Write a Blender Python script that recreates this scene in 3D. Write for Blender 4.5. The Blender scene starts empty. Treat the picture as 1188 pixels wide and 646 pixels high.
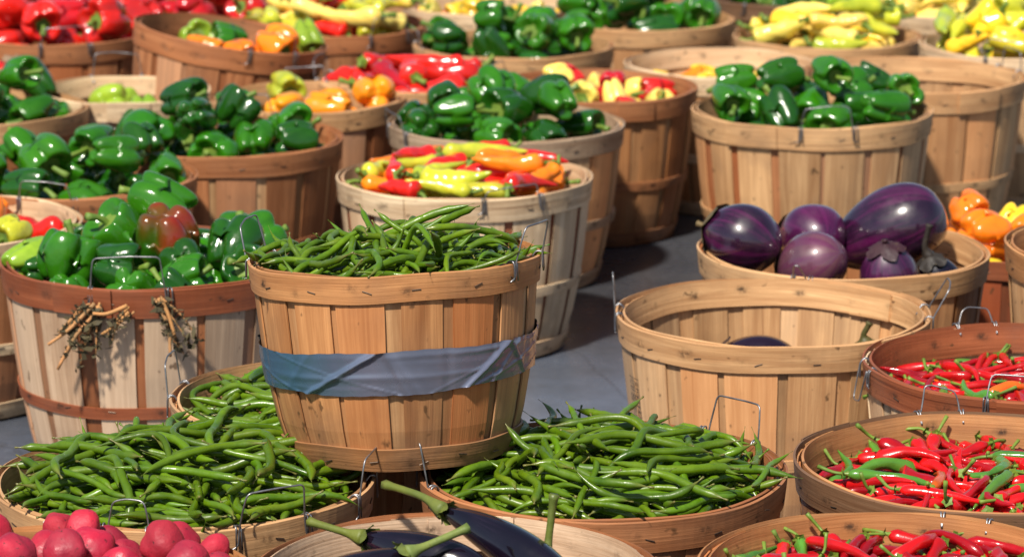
import bpy, math, random
import numpy as np
from mathutils import Vector, Matrix, Euler

# ------------------------------------------------------------------ basics
sc = bpy.context.scene
COL = sc.collection
R_ = math.radians
PI = math.pi
IW, IH, FPX = 1188.0, 646.0, 3900.0
CAM_H = 1.43
PITCH = math.atan(883.0 / FPX)


def ray(px, py):
    x = (px - IW / 2) / FPX
    y = -(py - IH / 2) / FPX
    f = Vector((0, math.cos(PITCH), -math.sin(PITCH)))
    u = Vector((0, math.sin(PITCH), math.cos(PITCH)))
    return f + Vector((1, 0, 0)) * x + u * y


def at_height(px, py, z):
    d = ray(px, py)
    t = (z - CAM_H) / d.z
    return Vector((0, 0, CAM_H)) + d * t, t          # t = depth along the view axis


# ------------------------------------------------------------------ object helpers
def mesh_obj(name, verts, faces, mats, parent=None, smooth=True, color=None, midx=None, tone=None, uv=None):
    me = bpy.data.meshes.new(name)
    me.from_pydata([tuple(map(float, v)) for v in verts], [], [tuple(map(int, f)) for f in faces])
    if not isinstance(mats, (list, tuple)):
        mats = [mats]
    for m in mats:
        me.materials.append(m)
    if midx is not None:
        me.polygons.foreach_set('material_index', np.asarray(midx, dtype=np.int32))
    me.polygons.foreach_set('use_smooth', [smooth] * len(me.polygons))
    if tone is not None:
        a = me.attributes.new('tone', 'FLOAT_COLOR', 'POINT')
        t = np.ones((len(verts), 4), dtype=np.float32)
        t[:, :3] = np.asarray(tone, dtype=np.float32)
        a.data.foreach_set('color', t.ravel())
    if uv is not None:
        ul = me.uv_layers.new(name='UVMap')
        li = np.zeros(len(me.loops), dtype=np.int32)
        me.loops.foreach_get('vertex_index', li)
        ul.data.foreach_set('uv', np.asarray(uv, dtype=np.float32)[li].ravel())
    me.update()
    o = bpy.data.objects.new(name, me)
    COL.objects.link(o)
    if parent is not None:
        o.parent = parent
    if color is not None:
        o.color = (*color[:3], color[3] if len(color) > 3 else 1.0)
    return o


def tag(o, label, cat, group=None, kind=None):
    if label:
        o['label'] = label
    if cat:
        o['category'] = cat
    if group:
        o['group'] = group
    if kind:
        o['kind'] = kind
    return o


def empty(name, label, cat, group=None):
    o = bpy.data.objects.new(name, None)
    o.empty_display_size = 0.1
    COL.objects.link(o)
    return tag(o, label, cat, group)


class MB:
    """collects raw geometry for one mesh object"""
    def __init__(s):
        s.v, s.f, s.m, s.t, s.uv, s.n = [], [], [], [], [], 0

    def add(s, v, f, m=0, tone=(1, 0, 0), uv=None):
        v = np.asarray(v, dtype=float)
        s.v.append(v)
        s.f += [tuple(i + s.n for i in q) for q in f]
        s.m += [m] * len(f)
        s.t.append(np.tile(np.asarray(tone, dtype=float), (len(v), 1)) if np.ndim(tone) == 1 else np.asarray(tone))
        s.uv.append(np.zeros((len(v), 2)) if uv is None else np.asarray(uv))
        s.n += len(v)

    def build(s, name, mats, parent=None, smooth=True, color=None):
        return mesh_obj(name, np.vstack(s.v), s.f, mats, parent, smooth, color, s.m, np.vstack(s.t), np.vstack(s.uv))


def catmull(P, n):
    P = np.asarray(P, dtype=float)
    if len(P) < 3:
        t = np.linspace(0, 1, n)[:, None]
        return P[0] * (1 - t) + P[-1] * t
    Q = np.vstack([2 * P[0] - P[1], P, 2 * P[-1] - P[-2]])
    out = []
    for u in np.linspace(0, len(P) - 1 - 1e-9, n):
        i = int(u)
        t = u - i
        a, b, c, d = Q[i], Q[i + 1], Q[i + 2], Q[i + 3]
        out.append(0.5 * (2 * b + (c - a) * t + (2 * a - 5 * b + 4 * c - d) * t * t + (3 * b - a - 3 * c + d) * t ** 3))
    return np.array(out)


def tube_geo(P, rad, sides=8, caps=True, lobes=None):
    P = np.asarray(P, dtype=float)
    n = len(P)
    rad = np.broadcast_to(np.asarray(rad, dtype=float), (n,))
    T = np.gradient(P, axis=0)
    T /= np.linalg.norm(T, axis=1)[:, None] + 1e-12
    up = np.array([0, 0, 1.0]) if abs(T[0][2]) < 0.9 else np.array([1.0, 0, 0])
    N = np.cross(T[0], up)
    N /= np.linalg.norm(N)
    V = []
    th = np.linspace(0, 2 * PI, sides, endpoint=False)
    for i in range(n):
        N = N - T[i] * N.dot(T[i])
        N /= np.linalg.norm(N)
        B = np.cross(T[i], N)
        rr = rad[i] * (np.ones(sides) if lobes is None else lobes(i / (n - 1), th))
        V.append(P[i] + (np.cos(th) * rr)[:, None] * N + (np.sin(th) * rr)[:, None] * B)
    V = np.vstack(V)
    F = [(i * sides + j, i * sides + (j + 1) % sides, (i + 1) * sides + (j + 1) % sides, (i + 1) * sides + j)
         for i in range(n - 1) for j in range(sides)]
    if caps:
        F.append(tuple(range(sides))[::-1])
        F.append(tuple((n - 1) * sides + j for j in range(sides)))
    return V, F


def round_path(P, r=0.006, k=3):
    """polyline with its corners rounded"""
    P = [np.asarray(p, dtype=float) for p in P]
    out = [P[0]]
    for i in range(1, len(P) - 1):
        a, b, c = P[i - 1], P[i], P[i + 1]
        la, lc = np.linalg.norm(a - b), np.linalg.norm(c - b)
        q = min(r, la * 0.45, lc * 0.45)
        p0, p1 = b + (a - b) / la * q, b + (c - b) / lc * q
        for t in np.linspace(0, 1, k + 1):
            out.append((1 - t) ** 2 * p0 + 2 * t * (1 - t) * b + t * t * p1)
    out.append(P[-1])
    return np.array(out)


# ------------------------------------------------------------------ node materials
class NT:
    def __init__(s, name):
        s.mat = bpy.data.materials.new(name)
        s.mat.use_nodes = True
        s.t = s.mat.node_tree
        s.t.nodes.clear()
        s.out = s.t.nodes.new('ShaderNodeOutputMaterial')
        s.p = s.t.nodes.new('ShaderNodeBsdfPrincipled')
        s.t.links.new(s.p.outputs[0], s.out.inputs[0])

    def node(s, typ, **kw):
        n = s.t.nodes.new(typ)
        for k, v in kw.items():
            setattr(n, k, v)
        return n

    def put(s, sock, v):
        if isinstance(v, (int, float)):
            sock.default_value = v
        elif isinstance(v, (tuple, list)):
            dv = sock.default_value
            sock.default_value = tuple(v) + (1,) * (len(dv) - len(v))
        else:
            s.t.links.new(v, sock)

    def math(s, op, a, b=0.0, c=None, clamp=False):
        n = s.node('ShaderNodeMath', operation=op, use_clamp=clamp)
        s.put(n.inputs[0], a)
        s.put(n.inputs[1], b)
        if c is not None:
            s.put(n.inputs[2], c)
        return n.outputs[0]

    def mix(s, fac, a, b, blend='MIX'):
        n = s.node('ShaderNodeMix', data_type='RGBA', blend_type=blend)
        s.put(n.inputs[0], fac)
        s.put(n.inputs[6], a)
        s.put(n.inputs[7], b)
        return n.outputs[2]

    def noise(s, vec, scale, detail=4, rough=0.55, dist=0.0):
        n = s.node('ShaderNodeTexNoise')
        if vec is not None:
            s.put(n.inputs['Vector'], vec)
        n.inputs['Scale'].default_value = scale
        n.inputs['Detail'].default_value = detail
        n.inputs['Roughness'].default_value = rough
        n.inputs['Distortion'].default_value = dist
        return n.outputs[0]

    def ramp(s, fac, stops):
        n = s.node('ShaderNodeValToRGB')
        e = n.color_ramp.elements
        e[0].position, e[0].color = stops[0][0], (*stops[0][1], 1)
        e[1].position, e[1].color = stops[-1][0], (*stops[-1][1], 1)
        for p, c in stops[1:-1]:
            q = e.new(p)
            q.color = (*c, 1)
        s.put(n.inputs[0], fac)
        return n.outputs[0]

    def maprange(s, v, a, b, c, d):
        n = s.node('ShaderNodeMapRange')
        n.clamp = True
        s.put(n.inputs[0], v)
        for i, q in enumerate((a, b, c, d)):
            n.inputs[i + 1].default_value = q
        return n.outputs[0]

    def comb(s, x, y, z):
        n = s.node('ShaderNodeCombineXYZ')
        s.put(n.inputs[0], x)
        s.put(n.inputs[1], y)
        s.put(n.inputs[2], z)
        return n.outputs[0]

    def sep(s, v):
        n = s.node('ShaderNodeSeparateXYZ')
        s.put(n.inputs[0], v)
        return n.outputs

    def bump(s, h, strength, dist=0.002):
        n = s.node('ShaderNodeBump')
        n.inputs['Strength'].default_value = strength
        n.inputs['Distance'].default_value = dist
        s.put(n.inputs['Height'], h)
        s.put(s.p.inputs['Normal'], n.outputs[0])

    def set(s, **kw):
        for k, v in kw.items():
            s.put(s.p.inputs[k.replace('_', ' ')], v)
        return s.mat


def wood_material(name, hoop):
    n = NT(name)
    oi = n.node('ShaderNodeObjectInfo')
    tc = n.node('ShaderNodeTexCoord')
    at = n.node('ShaderNodeAttribute', attribute_name='tone')
    tone = n.sep(at.outputs['Color'])
    u, v, _ = n.sep(tc.outputs['UV'])
    seed = n.math('MULTIPLY', n.math('ADD', tone[1], oi.outputs['Random']), 37.0)
    gv = n.comb(n.math('MULTIPLY', u, 55.0), n.math('MULTIPLY', v, 3.2), seed)
    g1 = n.noise(gv, 1.0, 6, 0.6, 0.6)
    g2 = n.noise(n.comb(n.math('MULTIPLY', u, 420.0), n.math('MULTIPLY', v, 9.0), seed), 1.0, 3, 0.6)
    blot = n.noise(n.comb(n.math('MULTIPLY', u, 9.0), n.math('MULTIPLY', v, 7.0), seed), 1.0, 4, 0.6)
    spots = n.noise(n.comb(n.math('MULTIPLY', u, 70.0), n.math('MULTIPLY', v, 45.0), seed), 1.0, 2, 0.5)
    base = oi.outputs['Color']
    c = n.mix(n.maprange(g1, 0.3, 0.7, 0.0, 1.0), n.mix(1.0, base, (0.62, 0.52, 0.44), 'MULTIPLY'), n.mix(1.0, base, (1.22, 1.2, 1.16), 'MULTIPLY'))
    st = n.noise(n.comb(n.math('MULTIPLY', u, 34.0), n.math('MULTIPLY', v, 1.6), n.math('ADD', seed, 5.0)), 1.0, 4, 0.65, 0.4)
    c = n.mix(n.maprange(st, 0.52, 0.72, 0.0, 0.7), c, n.mix(1.0, base, (0.42, 0.28, 0.19), 'MULTIPLY'))
    c = n.mix(n.maprange(g2, 0.35, 0.7, 0.0, 0.5), c, n.mix(1.0, base, (0.55, 0.42, 0.32), 'MULTIPLY'))
    crk = n.noise(n.comb(n.math('MULTIPLY', u, 150.0), n.math('MULTIPLY', v, 1.1), n.math('ADD', seed, 11.0)), 1.0, 2, 0.5, 0.3)
    c = n.mix(n.maprange(crk, 0.69, 0.73, 0.0, 0.75), c, n.mix(1.0, base, (0.25, 0.15, 0.09), 'MULTIPLY'))
    # soil and water marks towards the bottom edge
    oz = n.sep(tc.outputs['Object'])[2]
    grime = n.noise(tc.outputs['Object'], 13.0, 5, 0.65)
    gm = n.math('MULTIPLY', n.maprange(oz, 0.0, 0.11, 1.0, 0.0), n.maprange(grime, 0.35, 0.65, 0.1, 1.0))
    c = n.mix(n.math('MULTIPLY', gm, 0.7), c, (0.085, 0.06, 0.04))
    wash = n.noise(tc.outputs['Object'], 5.0, 4, 0.6)
    c = n.mix(n.maprange(wash, 0.5, 0.75, 0.0, 0.32), c, n.mix(0.5, n.mix(1.0, base, (0.62, 0.55, 0.5), 'MULTIPLY'), (0.22, 0.19, 0.15)))
    # weathered grey-brown blotches
    c = n.mix(n.maprange(blot, 0.5, 0.72, 0.0, 0.5), c, n.mix(0.45, n.mix(1.0, base, (0.5, 0.42, 0.36), 'MULTIPLY'), (0.13, 0.10, 0.075)))
    # hue: some splints redder, some paler
    c = n.mix(n.maprange(tone[2], 0.6, 1.0, 0.0, 0.55), c, n.mix(1.0, base, (1.0, 0.62, 0.42), 'MULTIPLY'))
    c = n.mix(n.maprange(tone[2], 0.3, 0.0, 0.0, 0.4), c, n.mix(0.35, base, (0.75, 0.62, 0.45)))
    # knots / specks
    c = n.mix(n.maprange(spots, 0.68, 0.75, 0.0, 0.75), c, (0.07, 0.035, 0.015))
    br = n.comb(tone[0], tone[0], tone[0])
    c = n.mix(1.0, c, br, 'MULTIPLY')
    if hoop:
        # rust smudges round the staples, 16 to a turn
        ob = n.sep(tc.outputs['Object'])
        ang = n.math('ARCTAN2', ob[1], ob[0])
        k = n.math('MULTIPLY', ang, 16 / (2 * PI))
        wob = n.noise(tc.outputs['Object'], 14.0, 2)
        fr = n.math('SUBTRACT', n.math('FRACT', n.math('ADD', k, n.math('MULTIPLY', wob, 0.35))), 0.5)
        d1 = n.math('POWER', n.math('DIVIDE', fr, 0.11), 2.0)
        d2 = n.math('POWER', n.math('DIVIDE', n.math('ADD', u, n.math('MULTIPLY', n.math('SUBTRACT', wob, 0.5), 0.03)), 0.0055), 2.0)
        m = n.math('EXPONENT', n.math('MULTIPLY', n.math('ADD', d1, d2), -1.0))
        sm = n.noise(tc.outputs['Object'], 120.0, 3, 0.7)
        m = n.math('MULTIPLY', m, n.maprange(sm, 0.35, 0.6, 0.0, 1.0), clamp=True)
        m = n.math('MULTIPLY', m, n.maprange(n.noise(tc.outputs['Object'], 9.0, 1), 0.35, 0.6, 0.25, 1.0))
        c = n.mix(m, c, (0.035, 0.02, 0.012))
    h = n.math('ADD', n.math('MULTIPLY', g1, 0.7), n.math('MULTIPLY', g2, 0.5))
    n.bump(h, 0.5, 0.002)
    return n.set(Base_Color=c, Roughness=n.maprange(g1, 0.2, 0.8, 0.62, 0.42), Specular_IOR_Level=0.35)


def skin_material(name, rough, coat, vary=0.25, cr=0.06, patch=None, specks=None, streak=None, bumpy=0.0, tip=None):
    """glossy vegetable skin in the object's own colour"""
    n = NT(name)
    oi = n.node('ShaderNodeObjectInfo')
    tc = n.node('ShaderNodeTexCoord')
    at = n.node('ShaderNodeAttribute', attribute_name='tone')
    tone = n.sep(at.outputs['Color'])
    off = n.math('MULTIPLY', n.math('ADD', oi.outputs['Random'], tone[1]), 91.0)
    ob = n.sep(tc.outputs['Object'])
    vec = n.comb(n.math('ADD', ob[0], off), n.math('ADD', ob[1], off), ob[2])
    big = n.noise(vec, 18.0, 3, 0.55)
    fine = n.noise(vec, 90.0, 3, 0.6)
    ti = n.node('ShaderNodeAttribute', attribute_name='tint')
    tf = n.node('ShaderNodeAttribute', attribute_name='tinted')
    base = n.mix(tf.outputs['Fac'], oi.outputs['Color'], ti.outputs['Color'])
    dark = n.mix(1.0, base, (0.55, 0.6, 0.6), 'MULTIPLY')
    lite = n.mix(1.0, base, (2.0, 1.4, 1.1), 'MULTIPLY')
    c = n.mix(n.maprange(big, 0.3, 0.7, 0, 1), n.mix(vary * 2, base, dark), n.mix(vary * 2, base, lite))
    r01 = n.math('FRACT', n.math('ADD', oi.outputs['Random'], tone[1]))
    c = n.mix(n.maprange(r01, 0.0, 1.0, 0.0, vary * 1.6), c, n.mix(1.0, base, (1.5, 1.15, 0.7), 'MULTIPLY'))
    c = n.mix(n.maprange(fine, 0.5, 0.75, 0, vary), c, dark)
    if patch:
        amt = n.math('SUBTRACT', 1.0, oi.outputs['Alpha'])
        pn = n.noise(vec, 11.0, 2, 0.5)
        pm = n.math('MULTIPLY', n.maprange(n.math('ADD', pn, n.math('MULTIPLY', amt, 0.3)), 0.5, 0.75, 0, 1), n.maprange(amt, 0.0, 0.2, 0.0, 1.0))
        c = n.mix(pm, c, patch)
    if streak:
        ang = n.math('ARCTAN2', ob[1], ob[0])
        sv = n.comb(n.math('MULTIPLY', n.math('COSINE', ang), 2.2), n.math('MULTIPLY', n.math('SINE', ang), 2.2),
                    n.math('ADD', n.math('MULTIPLY', ob[2], 3.0), off))
        sn = n.noise(sv, 1.6, 3, 0.5)
        c = n.mix(n.maprange(sn, 0.48, 0.72, 0, 0.8), c, streak)
        fv = n.comb(n.math('MULTIPLY', n.math('COSINE', ang), 9.0), n.math('MULTIPLY', n.math('SINE', ang), 9.0), n.math('ADD', n.math('MULTIPLY', ob[2], 9.0), off))
        fs_ = n.noise(fv, 2.2, 4, 0.7)
        c = n.mix(n.math('MULTIPLY', n.maprange(fs_, 0.5, 0.72, 0, 1), n.maprange(big, 0.4, 0.65, 0.0, 0.5)), c, tuple(min(1, q * 2.5 + 0.01) for q in streak))
    if tip:
        c = n.mix(tone[2], c, tip)
    if specks:
        sp = n.noise(vec, 150.0, 2, 0.5)
        c = n.mix(n.maprange(sp, 0.66, 0.74, 0, 0.8), c, specks)
    if bumpy:
        n.bump(n.math('ADD', fine, n.math('MULTIPLY', big, 1.5)), bumpy, 0.002)
    scuff = n.noise(vec, 33.0, 4, 0.6)
    rg = n.maprange(scuff, 0.4, 0.7, rough * 0.85, min(1.0, rough * 1.9))
    return n.set(Base_Color=c, Roughness=rg, Coat_Weight=coat, Coat_Roughness=cr, Specular_IOR_Level=0.5)


M_WOOD = wood_material('splint_wood', False)
M_HOOP = wood_material('hoop_wood', True)
M_PEPPER = skin_material('pepper_skin', 0.15, 0.22, 0.3, patch=(0.22, 0.018, 0.008), bumpy=0.3)
M_CHILI = skin_material('chili_skin', 0.2, 0.2, 0.34, bumpy=0.4)
M_BEAN = skin_material('bean_skin', 0.30, 0.0, 0.5, bumpy=0.35, tip=(0.15, 0.13, 0.035))
M_EGG = skin_material('eggplant_skin', 0.30, 1.0, 0.22, cr=0.08, streak=(0.095, 0.006, 0.060))
M_EGGDARK = skin_material('dark_eggplant_skin', 0.13, 0.6, 0.1, streak=(0.012, 0.006, 0.016))
M_POTATO = skin_material('red_potato_skin', 0.5, 0.0, 0.3, specks=(0.05, 0.012, 0.012), bumpy=0.7)
M_STEM = skin_material('stem_skin', 0.5, 0.0, 0.35, specks=(0.12, 0.09, 0.03), bumpy=0.5)
M_TWIG = skin_material('dry_twig', 0.85, 0.0, 0.45, bumpy=0.6)


def simple(name, col, rough, metal=0.0, **kw):
    n = NT(name)
    tc = n.node('ShaderNodeTexCoord')
    v = n.noise(tc.outputs['Object'], 60.0, 4)
    c = n.mix(n.maprange(v, 0.3, 0.7, 0, 1), tuple(q * 0.7 for q in col), tuple(min(1, q * 1.2) for q in col))
    return n.set(Base_Color=c, Roughness=n.maprange(v, 0.3, 0.7, rough * 0.8, rough * 1.25), Metallic=metal, **kw)


M_WIRE = simple('galvanised_wire', (0.30, 0.30, 0.31), 0.4, 0.85)
M_STAPLE = simple('rusty_staple', (0.10, 0.07, 0.05), 0.5, 0.7)
M_INK = simple('stamp_ink', (0.03, 0.03, 0.03), 0.8)
M_PAPER = simple('white_scrap', (0.75, 0.74, 0.7), 0.8)


def tape_material():
    n = NT('duct_tape')
    tc = n.node('ShaderNodeTexCoord')
    a = n.noise(tc.outputs['Object'], 9.0, 4, 0.6)
    w = n.noise(tc.outputs['Object'], 260.0, 2, 0.5)
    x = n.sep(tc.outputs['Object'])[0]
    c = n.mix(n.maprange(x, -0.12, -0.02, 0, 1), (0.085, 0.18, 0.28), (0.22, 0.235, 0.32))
    c = n.mix(n.maprange(a, 0.4, 0.7, 0, 0.6), c, n.mix(1.0, c, (0.55, 0.6, 0.62), 'MULTIPLY'))
    n.bump(n.math('ADD', n.math('MULTIPLY', w, 0.1), a), 0.15, 0.003)
    return n.set(Base_Color=c, Roughness=n.maprange(a, 0.3, 0.7, 0.2, 0.34), Specular_IOR_Level=0.8, Metallic=0.5)


def floor_material():
    n = NT('concrete_floor')
    tc = n.node('ShaderNodeTexCoord')
    o = tc.outputs['Object']
    a = n.noise(o, 0.9, 5, 0.6)
    b = n.noise(o, 7.0, 6, 0.65)
    s = n.noise(o, 60.0, 3, 0.6)
    c = n.ramp(a, [(0.3, (0.028, 0.030, 0.036)), (0.7, (0.075, 0.080, 0.095))])
    c = n.mix(n.maprange(b, 0.45, 0.7, 0, 0.65), c, (0.05, 0.05, 0.053))
    c = n.mix(n.maprange(s, 0.55, 0.75, 0, 0.4), c, (0.13, 0.13, 0.135))
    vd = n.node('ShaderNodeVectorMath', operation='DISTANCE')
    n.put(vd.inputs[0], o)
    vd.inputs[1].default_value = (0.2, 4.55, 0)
    sky_sheen = n.maprange(n.math('ADD', vd.outputs['Value'], n.math('MULTIPLY', n.math('SUBTRACT', a, 0.5), 1.6)), 0.35, 1.25, 1.0, 0.0)  # sky reflection painted into the concrete colour as a lighter bluish patch
    c = n.mix(n.math('MULTIPLY', sky_sheen, n.maprange(b, 0.3, 0.65, 1.0, 0.35)), c, (0.25, 0.32, 0.46))
    cr = n.node('ShaderNodeTexVoronoi', feature='DISTANCE_TO_EDGE')
    cr.inputs['Scale'].default_value = 1.1
    n.put(cr.inputs['Vector'], n.mix(0.06, o, n.comb(b, b, b)))
    c = n.mix(n.maprange(cr.outputs['Distance'], 0.0, 0.004, 0.35, 0.0), c, (0.02, 0.02, 0.02))
    n.bump(n.math('ADD', b, n.math('MULTIPLY', s, 0.3)), 0.15, 0.004)
    return n.set(Base_Color=c, Roughness=n.maprange(b, 0.3, 0.7, 0.2, 0.4), Specular_IOR_Level=0.5)


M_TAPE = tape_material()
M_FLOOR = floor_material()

# ------------------------------------------------------------------ the ground
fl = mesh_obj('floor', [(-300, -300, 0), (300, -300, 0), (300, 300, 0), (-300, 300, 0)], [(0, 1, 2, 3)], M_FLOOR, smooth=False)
tag(fl, None, None, kind='structure')


# ------------------------------------------------------------------ baskets
def basket_parts(root, R, H, rng, stave, hoop, handles, n=16, taper=0.77, mid=0.42, fill=None, tape=False, gap=None, inhoop=None):
    Rb = R * taper
    th = 0.0022
    ov = rng.uniform(-0.012, 0.012)
    ovp = rng.uniform(0, PI)

    def prof(t, a):
        r = Rb + (R - Rb) * t + 0.010 * math.sin(PI * min(1, max(0, t)) ** 0.7)
        return (r - 0.004) * (1 + ov * math.cos(2 * (a + ovp)))

    # --- splint wall: wide outer splints over an inner layer seen in the gaps
    mb = MB()
    rows = [0.012, 0.08, 0.22, 0.4, 0.6, 0.8, 0.93, 1.0]

    def splint(a0, half, off, tone, top):
        cols = 4
        V, UV = [], []
        sk = rng.uniform(-0.012, 0.012)
        lift = rng.uniform(-0.0006, 0.0010)
        for side in (0, 1):
            for t in rows:
                for j in range(cols + 1):
                    q = j / cols * 2 - 1
                    a = a0 + half * q * (1 + 0.015 * math.sin(9 * t + a0 * 7)) + sk * (t - 0.5)
                    z = t * (H - 0.004 + (top if t == 1.0 else 0)) if t < 1 else H - 0.003 + top
                    r = prof(t, a) + off + lift * (1 + q) * math.sin(PI * t) - (th if side else 0)
                    V.append((r * math.cos(a), r * math.sin(a), z))
                    UV.append((q * half * R, t * H))
        nc = cols + 1
        nr = len(rows)
        S = nr * nc
        F = []
        for i in range(nr - 1):
            for j in range(cols):
                F.append((i * nc + j, i * nc + j + 1, (i + 1) * nc + j + 1, (i + 1) * nc + j))
                F.append((S + i * nc + j, S + (i + 1) * nc + j, S + (i + 1) * nc + j + 1, S + i * nc + j + 1))
            F.append((i * nc, (i + 1) * nc, S + (i + 1) * nc, S + i * nc))
            F.append((i * nc + cols, S + i * nc + cols, S + (i + 1) * nc + cols, (i + 1) * nc + cols))
        for j in range(cols):
            i = nr - 1
            F.append((i * nc + j, i * nc + j + 1, S + i * nc + j + 1, S + i * nc + j))
            F.append((j, S + j, S + j + 1, j + 1))
        mb.add(V, F, 0, tone, UV)

    step = 2 * PI / n
    for k in range(n):
        a0 = k * step + step / 2 + rng.uniform(-0.02, 0.02)
        splint(a0, step * rng.uniform(0.34, 0.455), 0.0, (rng.uniform(0.72, 1.22), rng.random(), rng.random()), rng.uniform(-0.003, 0.002))
    mb.build('splint_wall', M_WOOD, root, smooth=False, color=stave)
    mb = MB()
    for k in range(n):
        splint(k * step, step * 0.34, -0.0032, (rng.uniform(0.55, 1.05), rng.random(), rng.random()), rng.uniform(-0.006, -0.002))
    mb.build('inner_splints', M_WOOD, root, smooth=False, color=gap or stave)

    # --- bent hoops
    def hoop_mesh(name, zc, w, off, thick, color, seg=96, overlap=True, wob=0.0012):
        m = MB()
        ph = rng.uniform(0, 2 * PI)

        tn = (rng.uniform(0.9, 1.1), rng.random(), rng.uniform(0.3, 0.75))

        def strip(a_from, a_to, o2, sg):
            V, UV = [], []
            for i in range(sg + 1):
                a = a_from + (a_to - a_from) * i / sg
                dz = wob * math.sin(3 * a + ph) + wob * 0.7 * math.sin(7 * a + 2 * ph)
                for (zz, oo) in ((-0.5, 0), (-0.47, 1), (0, 1.08), (0.47, 1), (0.5, 0), (0, -0.05)):
                    z = zc + zz * w + dz
                    r = prof(z / H, a) + off + o2 + oo * thick
                    V.append((r * math.cos(a), r * math.sin(a), z))
                    UV.append((zz * w, a * R))
            F = []
            for i in range(sg):
                for j in range(6):
                    F.append((i * 6 + j, (i + 1) * 6 + j, (i + 1) * 6 + (j + 1) % 6, i * 6 + (j + 1) % 6))
            F.append(tuple(range(6)))
            F.append(tuple(sg * 6 + j for j in range(6))[::-1])
            m.add(V, F, 0, tn, UV)
        s0 = rng.uniform(0, 2 * PI)
        strip(s0, s0 + 2 * PI - 0.004, 0.0, seg)
        if overlap:
            strip(s0 - 0.02, s0 + rng.uniform(0.3, 0.5), (thick + 0.0006) * (1 if off > 0 else -1), 14)
        if off > 0 and thick > 0:
            for k in range(n):             # staples
                a = k * step + step / 2 + rng.uniform(-0.05, 0.05)
                for dz in ((w * 0.2,) if w < 0.03 else (-w * 0.05 + rng.uniform(-.004, .004),)):
                    zz = zc + dz
                    r = prof(zz / H, a) + off + thick * 1.1 + 0.0004
                    t = np.array((-math.sin(a), math.cos(a), 0))
                    c = np.array((r * math.cos(a), r * math.sin(a), zz))
                    e = t * 0.0055 + np.array((0, 0, rng.uniform(-0.002, 0.002)))
                    v, f = tube_geo([c - e, c, c + e], 0.0007, 5)
                    m.add(v, f, 1)
        return m.build(name, [M_HOOP, M_STAPLE], root, smooth=False, color=color)

    hw = 0.115 * H + 0.006
    hoop_mesh('rim_hoop', H - hw / 2 + 0.003, hw, 0.0006, 0.0032, hoop)
    hoop_mesh('inner_hoop', H - hw / 2 + 0.002, hw, -0.0095, 0.0032, inhoop or hoop)
    if mid:
        hoop_mesh('middle_hoop', H * mid, 0.019, 0.0006, 0.0022, hoop)
    hoop_mesh('bottom_hoop', 0.017, 0.030, 0.0006, 0.0028, hoop)

    # --- bottom board
    m = MB()
    k = 40
    rr = prof(0.05, 0) - 0.007
    V = [(rr * math.cos(2 * PI * i / k), rr * math.sin(2 * PI * i / k), z) for z in (0.010, 0.016) for i in range(k)]
    F = [tuple(range(k))[::-1], tuple(range(k, 2 * k))] + [(i, (i + 1) % k, k + (i + 1) % k, k + i) for i in range(k)]
    m.add(V, F, 0, (0.9, 0.3, 0.5), [(v[0], v[1]) for v in V])
    m.build('bottom_board', M_WOOD, root, smooth=False, color=stave)
    if fill:                                # raised inside board that carries the produce
        rr = prof(fill / H, 0) - 0.011
        V = [(rr * math.cos(2 * PI * i / k), rr * math.sin(2 * PI * i / k), fill - q) for q in (0.012, 0.0) for i in range(k)]
        m = MB()
        m.add(V, F, 0, (0.45, 0.6, 0.5), [(v[0], v[1]) for v in V])
        m.build('inner_board', M_WOOD, root, smooth=False, color=stave)

    # --- wire bails
    for (ad, lean, up, wd) in handles:
        a = R_(ad)
        rad = np.array((math.cos(a), math.sin(a), 0))
        tan = np.array((-math.sin(a), math.cos(a), 0))
        zup = np.array((0, 0, 1.0))
        m = MB()
        L = R_(lean)
        ro = prof(1, a) + 0.0062
        hd = rad * math.sin(L) + zup * math.cos(L)

        def P(t, s):                        # t along the rim, s up the bail from the rim top
            rim = (ro + 0.0) * (rad * math.cos(t / R) + tan * math.sin(t / R))
            return rim + zup * (H + 0.002) + hd * s
        w2 = wd / 2
        k1, k2 = rng.uniform(-.004, .004), rng.uniform(-.003, .003)
        foot = lambda t: (ro + 0.0005) * (rad * math.cos(t / R) + tan * math.sin(t / R)) + zup * (H - hw * 0.55)
        inner = lambda t: (ro - 0.019) * (rad * math.cos(t / R) + tan * math.sin(t / R)) + zup * (H - 0.012)
        over = lambda t: (ro - 0.008) * (rad * math.cos(t / R) + tan * math.sin(t / R)) + zup * (H + 0.006)
        path = [foot(-w2 - 0.012), foot(-w2 - 0.002) + zup * 0.004, P(-w2, 0.0), P(-w2 + 0.002, up * 0.5), P(-w2 + 0.006, up + k1), P(k2 * 4, up + k2 + 0.002),
                P(w2 - 0.006, up - k1), P(w2 - 0.003, up * 0.5), P(w2, 0.0), foot(w2 + 0.002) + zup * 0.004, foot(w2 + 0.012)]
        v, f = tube_geo(round_path(path, 0.007, 4), 0.00115, 6)
        m.add(v, f)
        hw_o = m.build('wire_handle', M_WIRE, root)
        for sgn in (-1, 1):                 # loops twisted over the rim
            t = sgn * (w2 + 0.004)
            m = MB()
            v, f = tube_geo(round_path([foot(t), P(t, 0.003), over(t), inner(t), over(t + .004), P(t + 0.006, 0.002), foot(t + 0.007)], 0.005, 3), 0.0011, 6)
            m.add(v, f)
            m.build('wire_loop', M_WIRE, hw_o)

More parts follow.
